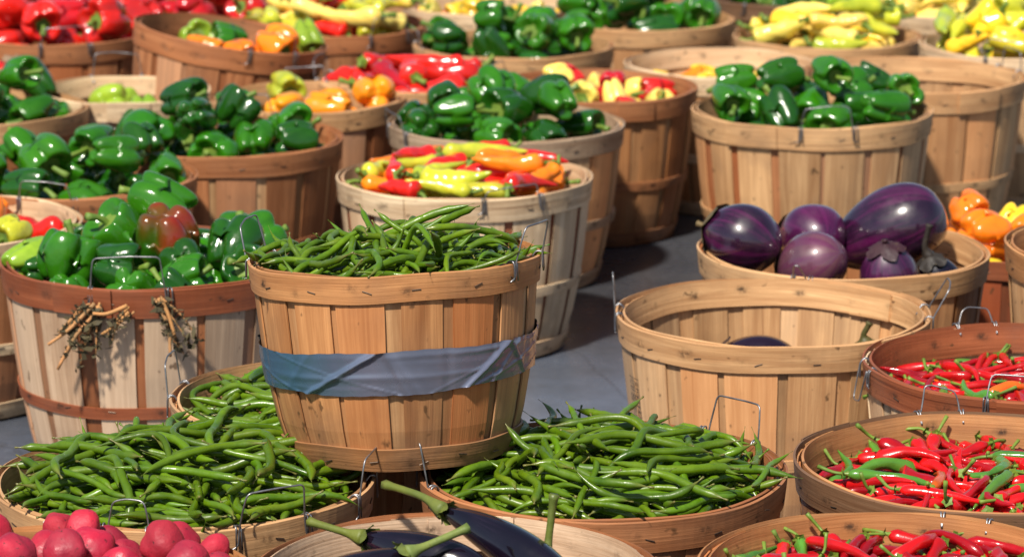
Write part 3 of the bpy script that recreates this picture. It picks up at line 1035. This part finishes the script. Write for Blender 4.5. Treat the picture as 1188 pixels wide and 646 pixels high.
# back rows
basket('red_left', 70, 38, 218, 'bushel basket heaped with red peppers in the back row at the left', BROWN, BROWN, [(-80, 5, .04, .1)], zrim=.32, H=.32, fill=.18)
basket('red_corner', -75, 74, 210, 'bushel basket of red peppers at the left edge in front of the heaped red ones', BROWN, GREY, [], zrim=.30, fill=.18)
basket('red_back', 216, 12, 215, 'bushel basket of red peppers in the back row behind the tipped basket', BROWN, BROWN, [], fill=.18)
basket('pale_red', 384, 29, 222, 'bushel basket of pale yellow-green peppers with a few red ones, behind the long red ones', BROWN, BROWN, [(-50, 5, .04, .1)], fill=.18)
basket('orange_yellow', 571, 6, 205, 'back row bushel basket of small orange and yellow peppers', TAN, PALE, [], fill=.18)
basket('green_back', 597, 52, 232, 'dark brown bushel basket of green peppers behind the long red peppers', BROWN, TAN, [(-170, 5, .04, .1)], fill=0.19)
basket('green_top', 745, 22, 215, 'bushel basket of green peppers in the back row, right of centre', TAN, TAN, [], fill=.17)
basket('green_blend', 913, -4, 190, 'back row bushel basket of dark and light green peppers at the top edge', DARK, DARK, [(-110, 4, .04, .1)], fill=.17)
basket('yellow_long', 960, 42, 220, 'bushel basket of long yellow peppers behind the tan basket of green ones', BROWN, TAN, [], fill=.18)
basket('yellow_top', 1094, 8, 208, 'sunlit bushel basket of pale yellow peppers at the top right', PALE, PALE, [], fill=.18)
basket('yellow_right', 1186, 52, 240, 'bushel basket of yellow-green peppers at the upper right edge', TAN, PALE, [(-105, 6, .04, .1)], zrim=.33, H=.33, fill=.20)
basket('red_top_left', -20, -2, 205, 'bushel basket of red peppers in the farthest row at the left corner', BROWN, BROWN, [], fill=.18)
basket('red_far', 130, -22, 200, 'farthest bushel basket of red peppers, only its heap in view', BROWN, BROWN, [], fill=.18)
basket('far_red_blend', 292, -44, 185, 'farthest bushel basket left of centre with red and green peppers', BROWN, BROWN, [], fill=.18)
basket('far_pale', 445, -50, 182, 'farthest bushel basket of pale green peppers above the pale and red ones', TAN, TAN, [], fill=.18)
basket('far_orange', 655, -50, 186, 'farthest bushel basket of orange peppers behind the small mixed ones', BROWN, TAN, [], fill=.18)
basket('far_green', 818, -52, 184, 'farthest bushel basket of green peppers right of centre', TAN, TAN, [], fill=.18)
basket('far_yellow', 1010, -44, 195, 'farthest bushel basket of yellow-green peppers behind the pale yellow ones', PALE, PALE, [], fill=.18)
basket('far_corner', 1190, -30, 195, 'farthest bushel basket of yellow peppers at the right corner', PALE, PALE, [], fill=.18)

# ------------------------------------------------------------------ peppers
BP = ('bell pepper', 'pepper')
LP = ('long pepper', 'pepper')
G2 = [(GREEN, 3), (DGREEN, 2)]
pile('green_left', BELL, 50, G2, 0.085, 'in the left basket just behind the twig basket', BP, edge=.01, scale=(.82, 1.05))
pile('green_mid', BELL, 50, G2, 0.085, 'in the red-brown basket left behind the taped basket', BP, edge=.01, scale=(.82, 1.05), off=(-.05, 0))
pile('green_far_left', BELL, 50, G2, 0.09, 'in the basket cut off by the left edge', BP, edge=.01, scale=(.82, 1.05))
pile('green_centre', BELL, 50, G2, 0.075, 'behind the pale basket of colourful peppers', BP, edge=.01, scale=(.82, 1.05))
pile('green_right', BELL, 50, G2, 0.085, 'in the tan basket behind the purple eggplants', BP, edge=.01, scale=(.82, 1.05), off=(0, 0))
pile('green_back', BELL, 50, G2, 0.07, 'in the dark brown basket behind the long red peppers', BP, edge=.01, scale=(.82, 1.05))
pile('green_top', BELL, 28, G2, .08, 'in the back row basket right of centre', BP, edge=.01)
pile('green_blend', BELL, 26, [(DGREEN, 3), (LGREEN, 1), (GREEN, 1)], .05, 'in the top edge basket of dark and light peppers', BP, edge=.01)
pile('orange_bells', BELL, 22, [(AMBER, 6), (ORG, 2), (YGREEN, .4)], .035, 'in the basket between two green ones', BP, off=(.05, 0), scale=(.85, 1.1))
pile('pale_few', BELL, 16, [(LGREEN, 4), (YGREEN, 1)], -.0, 'in the pale half-empty basket', BP, edge=-.03)
pile('tilted', BELL, 24, [(ORG, 3), (GREEN, 1.2), (LGREEN, 1), (RED, .7)], .035, 'in the tipped basket', BP, edge=-.05, off=(.08, 0), scale=(.75, .95))
pile('red_left', BELL, 30, [(RED, 5), (CRIM, 2)], .095, 'heaped in the back row at the left', BP, edge=.01, scale=(.95, 1.15))
pile('red_corner', BELL, 24, [(RED, 3), (CRIM, 3)], .05, 'in the left edge basket before the heaped ones', BP, edge=.01)
pile('red_back', BELL, 26, [(RED, 5), (CRIM, 2)], .07, 'in the back row behind the tipped basket', BP, edge=.01)
pile('red_top_left', BELL, 24, [(RED, 5), (CRIM, 2)], .06, 'in the farthest row at the left corner', BP, edge=.01)
pile('red_far', BELL, 24, [(RED, 5), (CRIM, 2)], .06, 'in the farthest basket at the top left', BP, edge=.01)
pile('pale_red', BANANA + BELL[:3], 40, [(YGREEN, 4), (PYELLOW, 4), (RED, 1.2)], .06, 'in the basket of pale ones behind the long red ones', LP, edge=.01, scale=(.9, 1.1))
pile('orange_yellow', BELL, 34, [(ORG, 3), (YELLOW, 3), (PYELLOW, 2), (YGREEN, 1)], .06, 'in the back row basket of small mixed ones', BP, scale=(.55, .75))
pile('yellow_long', BANANA, 60, [(YELLOW, 2), (PYELLOW, 4), (YGREEN, 2)], .05, 'behind the tan basket of green ones', LP)
pile('yellow_top', BANANA + BELL[:3], 44, [(PYELLOW, 5), (YGREEN, 2)], .05, 'in the sunlit basket at the top right', LP, edge=.01)
pile('yellow_right', BANANA + BELL, 40, [(PYELLOW, 3), (YGREEN, 4), (YELLOW, 2)], .10, 'in the upper right edge basket', LP, edge=.01)
pile('red_yellow', BELL, 30, [(RED, 3), (CRIM, 2), (PYELLOW, 4), (LGREEN, 1)], .03, 'in the orange-brown basket tucked behind the green ones', BP, scale=(.6, .9))
pile('few_mixed', BELL, 14, [(YELLOW, 3), (ORG, 2), (PYELLOW, 2)], -.012, 'in the bottom of the nearly empty pale basket', BP, edge=-.03, scale=(.5, .65))
pile('red_long', BANANA, 50, [(RED, 5), (CRIM, 2)], .02, 'in the pale basket behind the green ones', LP, edge=-.03, scale=(.95, 1.2))
pile('colourful', BANANA, 110, [(RED, 6), (ORG, 3), (YELLOW, 1.5), (YGREEN, 2.5)], .01, 'in the pale new basket behind the taped one', LP, over=-.01, edge=-.02, scale=(.66, 1.0))
pile('left_mixed', BELL + BANANA[:2], 34, [(RED, 3), (ORG, 3), (YGREEN, 3)], .02, 'in the pale-rimmed basket at the left edge', BP, scale=(.7, .95))
pile('orange_small', BELL, 16, [(ORG, 3), (YELLOW, 3), (YGREEN, 1)], .05, 'in the small basket behind the purple eggplants', BP, scale=(.75, .95))
pile('right_edge', BELL, 14, [(RED, 4), (CRIM, 1)], .0, 'in the basket cut off by the right edge', BP, edge=-.03)


pile('far_red_blend', BELL, 22, [(RED, 3), (GREEN, 2)], .06, 'in the farthest basket left of centre', BP, edge=.01)
pile('far_pale', BELL, 22, [(YGREEN, 3), (PYELLOW, 1)], .06, 'in the farthest basket above the pale and red ones', BP, edge=.01)
pile('far_orange', BELL, 22, [(ORG, 3), (YELLOW, 2)], .06, 'in the farthest basket behind the small mixed ones', BP, edge=.01)
pile('far_green', BELL, 22, G2, .06, 'in the farthest basket right of centre', BP, edge=.01)
pile('far_yellow', BELL, 22, [(YGREEN, 2), (PYELLOW, 2)], .06, 'in the farthest basket behind the pale yellow ones', BP, edge=.01)
pile('far_corner', BELL, 22, [(YELLOW, 2), (PYELLOW, 2)], .06, 'in the farthest basket at the right corner', BP, edge=.01)

# ------------------------------------------------------------------ things laid by hand in a basket
def local_frame(z_axis, roll=0.0):
    q = Vector((0, 0, 1)).rotation_difference(Vector(z_axis).normalized())
    return q.to_matrix().to_4x4() @ Matrix.Rotation(roll, 4, 'Z')


# the twig basket: one big green-and-red pepper on top, the others round it
tb = BASKETS['twigs']
H_ = tb['H']
special = [  # proto, centre (x, y, height over the rim), stalk axis, roll, scale, colour, label
    (2, (.024, -.03, .040), (.10, .25, -.9), 0.6, 1.04, (0.012, 0.07, 0.004) + (0.58,), 'big green bell pepper turning red, blossom end up, in the middle of the twig basket'),
    (1, (.005, .08, .070), (-.8, .3, .25), 2.2, 1.06, GREEN, 'bright green bell pepper lying on top of the heap in the twig basket'),
    (0, (-.125, -.075, .018), (.25, .2, .9), 0.3, 1.0, GREEN, 'bright green bell pepper with clear lobes at the left front of the twig basket'),
    (4, (-.06, .02, .035), (-.5, -.3, .6), 1.2, 1.05, GREEN, 'green bell pepper left of the reddening one in the twig basket'),
    (5, (.055, -.135, -.004), (.95, -.15, .35), 0.9, .85, GREEN, 'green bell pepper with a long stalk pointing right at the front of the twig basket'),
    (3, (-.185, -.02, .002), (.7, .5, .1), 0.9, .9, LGREEN, 'pale striped green pepper at the left side of the twig basket'),
    (6, (.125, -.02, .02), (.2, .6, .5), 1.9, 1.0, DGREEN, 'dark green bell pepper right of the reddening one in the twig basket'),
    (0, (.15, -.09, -.005), (-.2, -.5, .4), 0.2, .95, DGREEN, 'dark green bell pepper beside the small basket wall in the twig basket'),
    (4, (-.02, -.15, -.022), (.3, .5, -.5), 0.2, .9, GREEN, 'green bell pepper under the wire handle of the twig basket'),
    (2, (.155, .07, .005), (.6, .3, .3), 0.5, .95, GREEN, 'green bell pepper at the right back of the twig basket'),
]
blk, blr = [], []
for (i, c, ax, roll, s, col, lab) in special:
    M = Matrix.Translation((c[0], c[1], H_ + c[2])) @ local_frame(ax, roll) @ Matrix.Scale(s, 4)
    pr = BELL[i]
    place(pr, tb['mw'] @ M, col, lab, 'pepper', None)
    for p_, r__ in zip(pr['sp'], pr['r']):
        blk.append(M @ Vector(p_))
        blr.append(r__ * s)
# fill beneath and between them
fb = dict(tb)


def pile_under(key, protos, n, cols, where, noun, pre, top, seed):
    """drops a lower layer first, keeping clear of the pieces already laid by hand"""
    b = BASKETS[key]
    h = Heap(b, top, top, (0, 0), seed, 0.0)
    rs = np.random.RandomState(seed)
    P, r = np.array([tuple(p) for p in pre[0]]), np.array(pre[1])
    made = 0
    for k in range(n * 4):
        pr = protos[rs.randint(len(protos))]
        c0, r0 = h.C.copy(), h.r.copy()
        s = rs.uniform(.7, .95)
        M = h.drop(pr, s, 12, 12)
        if M is None:
            continue
        Q = np.array([tuple(M @ Vector(q)) for q in pr['sp']])
        d_ = np.linalg.norm(Q[:, None] - P[None], axis=2) - (pr['r'] * s)[:, None] - r[None]
        if d_.min() < -0.034:
            h.C, h.r = c0, r0
            continue
        c = cols[rs.randint(len(cols))]
        place(pr, b['mw'] @ M, jitter(rs, c), f"{NAMES[c]} {noun[0]} {where}", noun[1], f"{NAMES[c]} {noun[0]}s {where}")
        made += 1
        if made >= n:
            break


pile_under('twigs', BELL, 34, [GREEN, DGREEN], 'low between the others in the twig basket', BP, (blk, blr), .012, 5)


# ------------------------------------------------------------------ eggplants
def eggplant(key, name, c, ax, length, r, label, mat, col, stem_len, calyx_col, neck=0.75, bend=0.0, seed=1, stem_bend=(0, 0, 0), roll=0.0, calyx=1.0, fleshy=0.0):
    """c: middle of the fruit in the basket frame (height over the rim); ax: towards the stalk"""
    b = BASKETS[key]
    rs = np.random.RandomState(seed)
    n, sides = 34, 36
    t = np.linspace(0, 1, n)                     # 0 blossom end, 1 stalk end
    s = np.maximum(np.sin(PI * t ** neck) ** 0.58, 0.03)
    P = np.stack([bend * length * np.sin(PI * t), 0 * t, (t - 0.5) * length], 1)
    a, b2 = rs.uniform(0, 6, 2)
    v, f = tube_geo(P, r * s, sides, lobes=lambda u, th: 1 + 0.022 * np.cos(3 * th + a) + 0.012 * np.cos(5 * th + b2 + 2 * u))
    M = b['mw'] @ Matrix.Translation((c[0], c[1], b['H'] + c[2])) @ local_frame(ax, roll)
    o = mesh_obj(name, v, f, mat, tone=[(1, rs.rand(), 0)] * len(v), color=col)
    o.matrix_world = M
    tag(o, label, 'eggplant')
    top = P[-1]
    # leathery calyx clasping the shoulder
    k, rows = 40, 6
    rn = r * neck
    V, F = [], []
    for i in range(rows):
        q = i / (rows - 1)
        for j in range(k):
            th = 2 * PI * j / k
            lobe = (0.45 + 0.55 * abs(math.cos(2.5 * th + a))) * (1 + 0.15 * math.sin(3 * th + b2))
            down = q * lobe * r * 0.62 * calyx
            tt = 1 - down / length
            rr = np.interp(tt, t, r * s) + 0.0016 + 0.004 * q * q * (1 if j % 4 else 1.6)
            V.append((rr * math.cos(th) + bend * length * math.sin(PI * tt), rr * math.sin(th), (tt - 0.5) * length + 0.0015))
    F = [(i * k + j, i * k + (j + 1) % k, (i + 1) * k + (j + 1) % k, (i + 1) * k + j) for i in range(rows - 1) for j in range(k)]
    cz = mesh_obj('calyx', V, F, M_STEM, parent=o, color=calyx_col, tone=[(1, .3, 0)] * len(V))
    if stem_len:
        z0 = length * 0.5
        sb = np.array(stem_bend)
        SP = catmull([(0, 0, z0 - .004), (0, 0, z0 + stem_len * .3), sb * 0.45 + np.array((0, 0, z0 + stem_len * .65)), sb + np.array((0, 0, z0 + stem_len))], 16)
        tt = np.linspace(0, 1, 16)
        v, f = tube_geo(SP, 0.0043 * (1 + 1.4 * np.exp(-(tt / .18) ** 2) + .35 * np.clip((tt - .85) / .15, 0, 1)), 10, lobes=lambda u, th: 1 + .1 * np.cos(5 * th + 3 * u))
        mesh_obj('stem', v, f, M_STEM, parent=o, color=calyx_col, tone=[(1, .6, 0)] * len(v))
    return o


PUR = (0.015, 0.003, 0.017)
BLK = (0.0045, 0.003, 0.008)
CG, CB = (0.085, 0.13, 0.025), (0.10, 0.085, 0.04)
E = lambda *a, **k: eggplant('eggs_big', 'eggplant', *a, **k)
E((-.163, -.035, .026), (-.80, .52, .18), .135, .057, 'round dark purple eggplant overhanging the left rim, withered calyx to the left', M_EGG, PUR, .014, CB, neck=.92, seed=3, calyx=.8)
E((-.045, .045, .014), (-.25, .9, -.1), .135, .052, 'violet round eggplant in the middle behind the pale streaked one', M_EGG, (0.050, 0.002, 0.040), .02, CB, neck=.9, seed=4)
E((-.058, -.085, -.006), (-.62, .62, -.45), .13, .050, 'pale streaked eggplant with a brown scar at the front rim', M_EGG, (0.10, 0.045, 0.07), .015, CB, neck=.88, seed=5)
E((.072, .05, .018), (-.80, .25, -.40), .205, .066, 'largest long purple eggplant tilted up to the right on the heap', M_EGG, PUR, .02, CB, neck=.72, seed=6, calyx=.6)
E((.062, -.10, -.014), (-.15, -.25, .9), .10, .046, 'dark eggplant with its withered calyx facing up at the front rim', M_EGG, (0.030, 0.005, 0.035), .008, (0.030, 0.012, 0.022), neck=.88, seed=7, calyx=.5)
E((.150, -.045, -.046), (-.35, -.1, .8), .11, .040, 'black eggplant with a curled dark stalk at the right inside the basket', M_EGGDARK, BLK, .045, (0.018, 0.016, 0.014), neck=.74, seed=8, stem_bend=(.02, 0, 0), calyx=.8)
E = lambda *a, **k: eggplant('eggs_low', 'eggplant', *a, **k)
E((-.015, .10, -.103), (-.95, .1, .05), .14, .046, 'dark eggplant lying low in the middle of the nearly empty basket', M_EGGDARK, (0.012, .004, .012), .02, (0.03, .02, .02), neck=.88, seed=9)
E((.155, .07, -.118), (-.2, -.1, .9), .13, .042, 'eggplant standing stalk up at the right in the nearly empty basket', M_EGGDARK, PUR, .024, (0.06, .065, .02), neck=.74, seed=10, stem_bend=(.012, 0, 0), calyx=.7)
E = lambda *a, **k: eggplant('darkegg', 'eggplant', *a, **k)
E((.060, .020, .012), (-.66, .66, .26), .23, .026, 'long black eggplant with a blue sheen and a tall green stalk leaning left', M_EGGDARK, BLK, .10, CG, neck=.72, seed=11, stem_bend=(-.010, .02, .0), bend=.04)
E((-.035, .02, .012), (-.86, .42, .14), .165, .028, 'black eggplant on the left with its green stalk lying over the left rim', M_EGGDARK, BLK, .07, CG, neck=.74, seed=12, stem_bend=(.0, .01, .0))
E((-.12, -.07, .014), (.82, .40, .24), .16, .028, 'black eggplant at the front with its pale green stalk pointing right', M_EGGDARK, BLK, .065, (0.12, .19, .05), neck=.74, seed=13, stem_bend=(.0, .0, .008))
E((.09, .015, -.070), (.10, .24, .85), .15, .034, 'black eggplant standing upright on the right with its green stalk over the rim line', M_EGGDARK, BLK, .075, CG, neck=.72, seed=14, stem_bend=(.0, -.012, 0))
E((.02, -.10, .000), (.5, -.75, .1), .20, .032, 'black eggplant lying across the front of the basket under the others', M_EGGDARK, BLK, .05, CG, neck=.72, seed=15)

# ------------------------------------------------------------------ potatoes
pile('potato', POTATO, 60, [(CRIM, 1)], .025, 'heaped in the basket at the front left corner', ('', 'potato'), edge=-.015, scale=(.85, 1.15), tries=20, refine=20) if False else None
b = BASKETS['potato']
h = Heap(b, .030, .0, (.0, .03), 23, .01)
h.tol = .024
rs = np.random.RandomState(21)
PINKRED = (0.30, 0.013, 0.042)
for k in range(120):
    pr = POTATO[rs.randint(4)]
    M = h.drop(pr, rs.uniform(.78, 1.1), 16, 14)
    if M is None:
        continue
    place(pr, b['mw'] @ M, jitter(rs, PINKRED, .2), 'pinkish red potato with dark specks in the basket at the front left corner', 'potato', 'red potatoes in the front left basket')

# ------------------------------------------------------------------ chilies
CHRED, CHDK, CHGR, CHOR = (0.42, 0.007, 0.009), (0.26, 0.004, 0.010), (0.06, 0.20, 0.03), (0.50, 0.10, 0.012)
NAMES.update({CHRED: 'red', CHDK: 'deep red', CHGR: 'green', CHOR: 'orange'})
CHP = ('chili pepper', 'chili')
CC = [(CHRED, 6), (CHDK, 4), (CHGR, 1.3), (CHOR, .6)]
pile('chili_mid', CHILI, 130, CC, .005, 'in the dark-rimmed middle basket at the right', CHP, edge=-.035, scale=(.9, 1.2), tries=24, refine=20, pitch=18)
pile('chili_back', CHILI, 120, CC, -.01, 'in the basket with the glossy red-brown rim', CHP, edge=-.045, scale=(.9, 1.15), tries=24, refine=20, pitch=18)
pile('chili_front', CHILI, 150, CC, .012, 'in the front right corner basket', CHP, edge=-.012, scale=(.95, 1.2), tries=24, refine=20, pitch=22)

# ------------------------------------------------------------------ green beans: 300 that lie on top are things, the layer below is one mass
BEANC = (0.060, 0.145, 0.004)
for (key, ntot, nsolo, mound, edge, sc_, where) in [
        ('taped', 230, 72, .062, .004, (.72, .95), 'heaped in the raised basket with the tape band'),
        ('bean_left', 340, 95, .060, -.012, (.88, 1.12), 'heaped in the basket behind the red potatoes'),
        ('bean_right', 330, 92, .050, -.012, (.88, 1.12), 'heaped in the reddish basket before the open floor'),
        ('bean_back', 230, 41, .030, -.02, (.9, 1.15), 'in the basket behind the taped one')]:
    b = BASKETS[key]
    h = Heap(b, mound, edge, (0, 0), hash_seed(key), .03)
    h.fill = b['H'] - (0.045 if key != 'taped' else .03)
    h.tol = .016
    rs = np.random.RandomState(hash_seed(key) + 1)
    got = []
    miss = 0
    for k in range(ntot):
        pr = BEAN[rs.randint(10)]
        s = rs.uniform(*sc_)
        M = h.drop(pr, s, 16, 14, 16 if rs.rand() < .7 else (20, 40)) if k < ntot * .94 else h.drop(pr, s, 8, 2, (35, 68))
        if M is None:
            miss += 1
            if miss > 25:
                break
            continue
        got.append((pr, M))
    got = sorted(got, key=lambda q: -q[1].translation.z) if False else got[::-1]
    print('BEANS', key, len(got))
    for k, (pr, M) in enumerate(got):
        place(pr, b['mw'] @ M, jitter(rs, BEANC, .22), f'long green bean {where}', 'green bean', f'green beans {where}')
MASSLAB = {'green_bean': 'mass of green beans lying under the top ones in the four bean baskets'}
for nm, (mb, tints) in MASS.items():
    st = mb.build(nm + 's', [M_BEAN if nm == 'green_bean' else M_PEPPER, M_STEM])
    a = st.data.attributes.new('tint', 'FLOAT_COLOR', 'POINT')
    a.data.foreach_set('color', np.vstack(tints).astype(np.float32).ravel())
    st.data.attributes.new('tinted', 'FLOAT', 'POINT').data.foreach_set('value', np.ones(len(st.data.vertices), dtype=np.float32))
    tag(st, MASSLAB.get(nm), nm.replace('_', ' ') + 's', kind='stuff')


# ------------------------------------------------------------------ dried twigs hung on the twig basket
def twig_bundle(x, z, lean, seed, label, n=5, length=.085):
    b = BASKETS['twigs']
    rs = np.random.RandomState(seed)
    m = MB()
    y0 = -math.sqrt(max(0.01, (b['R'] + .010) ** 2 - x * x))
    for k in range(n):
        a = R_(lean + rs.uniform(-32, 32))
        ln = length * rs.uniform(.6, 1.15)
        dvec = np.array((math.sin(a), -0.06 + rs.uniform(-.08, .02), -math.cos(a)))
        p0 = np.array((x + rs.uniform(-.008, .008), y0, z + rs.uniform(-.006, .006)))
        side = np.array((rs.uniform(-1, 1), -.2, rs.uniform(-1, 1))) * .006
        P = catmull([p0, p0 + dvec * ln * .5 + side, p0 + dvec * ln], 9)
        stalk = k < 2
        v, f = tube_geo(P, np.linspace(.0034, .0024, 9) if stalk else np.linspace(.0018, .0008, 9), 7)
        m.add(v, f, 0, (1, rs.rand(), 0))
        if not stalk:                            # shrivelled leaves along the stalk
            for q in range(34):
                c = P[rs.randint(1, 9)] + rs.normal(0, .0035, 3)
                e1 = rs.normal(0, .0045, 3)
                e2 = rs.normal(0, .0028, 3)
                m.add([c - e1, c + e2, c + e1, c - e2 * .6 + np.array((0, -.002, 0))], [(0, 1, 2, 3)], 1, (1, rs.rand(), 0))
    m2 = bpy.data.materials.get('dry_leaf')
    o = m.build('dried_twig_bundle', [M_TWIG, M_LEAF], color=(0.34, 0.21, 0.10))
    o.matrix_world = b['mw'] @ Matrix.Translation((0, 0, b['H']))
    tag(o, label, 'dried twigs')


M_LEAF = simple('dry_leaf', (0.075, 0.060, 0.028), 0.9)
twig_bundle(-.062, -.018, -22, 31, 'dried brown twig bundle with pale stalks below the left foot of the handle', 7, .10)
twig_bundle(-.075, -.022, -52, 32, 'thin dark dried sprigs fanning left of the handle on the rim', 4, .06)
twig_bundle(-.012, -.022, -62, 33, 'dark dried sprig lying between the handle feet on the rim', 4, .06)
twig_bundle(.030, -.010, 40, 34, 'dried twig bundle with two pale stalks below the right foot of the handle', 7, .075)

# small stamped print on a splint of the nearly empty basket
b = BASKETS['eggs_low']
m = MB()
rs = np.random.RandomState(3)
a_c = R_(-160)


def on_wall(s, z):
    t = z / b['H']
    a = a_c + s / b['R']
    r = b['prof'](t, a) + 0.0016
    return (r * math.cos(a), r * math.sin(a), z)


def dash(s0, s1, z0, z1):
    k = 2
    V = [on_wall(s0 + (s1 - s0) * i / k, z) for z in (z0, z1) for i in range(k + 1)]
    m.add(V, [(i, i + 1, k + 2 + i, k + 1 + i) for i in range(k)])


for (z, hgt, wds) in [(.212, .005, 9), (.202, .006, 8), (.186, .011, 4), (.172, .010, 4), (.160, .005, 7), (.150, .005, 8), (.141, .004, 6)]:
    s = -.016
    wd = .032 / wds
    for k in range(wds):
        f_ = rs.uniform(.45, .8)
        dash(s, s + wd * .25, z, z + hgt)
        if rs.rand() < .7:
            dash(s + wd * .25, s + wd * f_, z + hgt * .75, z + hgt)
        if rs.rand() < .6:
            dash(s + wd * .25, s + wd * f_, z, z + hgt * .22)
        s += wd
for z in (.2215, .1355):
    dash(-.017, .017, z, z + .0012)
m.build('stamped_print', M_INK, b['root'], smooth=False)

# scrap of white on the potato basket's rim
b = BASKETS['potato']
me = POTATO[3]['body'].copy()
me.materials[0] = M_PAPER
o = bpy.data.objects.new('white_scrap', me)
COL.objects.link(o)
o.matrix_world = b['mw'] @ Matrix.Translation((-.032, b['R'] * .965, b['H'] + .007)) @ Matrix.Diagonal((.36, .2, .16, 1))
tag(o, 'small white scrap lying on the back rim of the red potato basket', 'scrap')


# ------------------------------------------------------------------ camera, light, sky
cam = bpy.data.cameras.new('camera')
co = bpy.data.objects.new('camera', cam)
COL.objects.link(co)
co.location = (0, 0, CAM_H)
co.rotation_euler = (PI / 2 - PITCH, 0, 0)
cam.sensor_width = 36
cam.lens = FPX / IW * 36
cam.clip_end = 2000
cam.dof.use_dof = True
cam.dof.focus_distance = 4.05
cam.dof.aperture_fstop = 9.0
sc.camera = co

SUN_EL, SUN_AZ = 53, -155           # azimuth from +Y (away from the camera) towards +X
SUN_E, SUN_ANG, SKY_S, SKY_SAT = 6.3, 3.5, 0.10, 0.9
d = Vector((math.sin(R_(SUN_AZ)) * math.cos(R_(SUN_EL)), math.cos(R_(SUN_AZ)) * math.cos(R_(SUN_EL)), math.sin(R_(SUN_EL))))
sun = bpy.data.lights.new('sun', 'SUN')
sun.energy = SUN_E
sun.angle = R_(SUN_ANG)
sun.color = (1.0, 0.93, 0.82)
so = bpy.data.objects.new('sun', sun)
COL.objects.link(so)
so.rotation_euler = d.to_track_quat('Z', 'Y').to_euler()

w = bpy.data.worlds.new('World')
sc.world = w
w.use_nodes = True
nt = w.node_tree
nt.nodes.clear()
sky = nt.nodes.new('ShaderNodeTexSky')
sky.sky_type = 'NISHITA'
sky.sun_disc = False
sky.sun_elevation = R_(SUN_EL)
sky.sun_rotation = R_(SUN_AZ)
bg = nt.nodes.new('ShaderNodeBackground')
bg.inputs[1].default_value = SKY_S
wo = nt.nodes.new('ShaderNodeOutputWorld')
hs = nt.nodes.new('ShaderNodeHueSaturation')
hs.inputs['Saturation'].default_value = SKY_SAT
nt.links.new(sky.outputs[0], hs.inputs['Color'])
nt.links.new(hs.outputs[0], bg.inputs[0])
nt.links.new(bg.outputs[0], wo.inputs[0])

sc.render.engine = 'CYCLES'
sc.cycles.use_denoising = True
sc.cycles.max_bounces = 8
sc.view_settings.view_transform = 'Standard'
sc.view_settings.look = 'None'
sc.view_settings.exposure = 0
sc.view_settings.gamma = 1
for o in bpy.data.objects:
    if 'serial' in o:
        del o['serial']
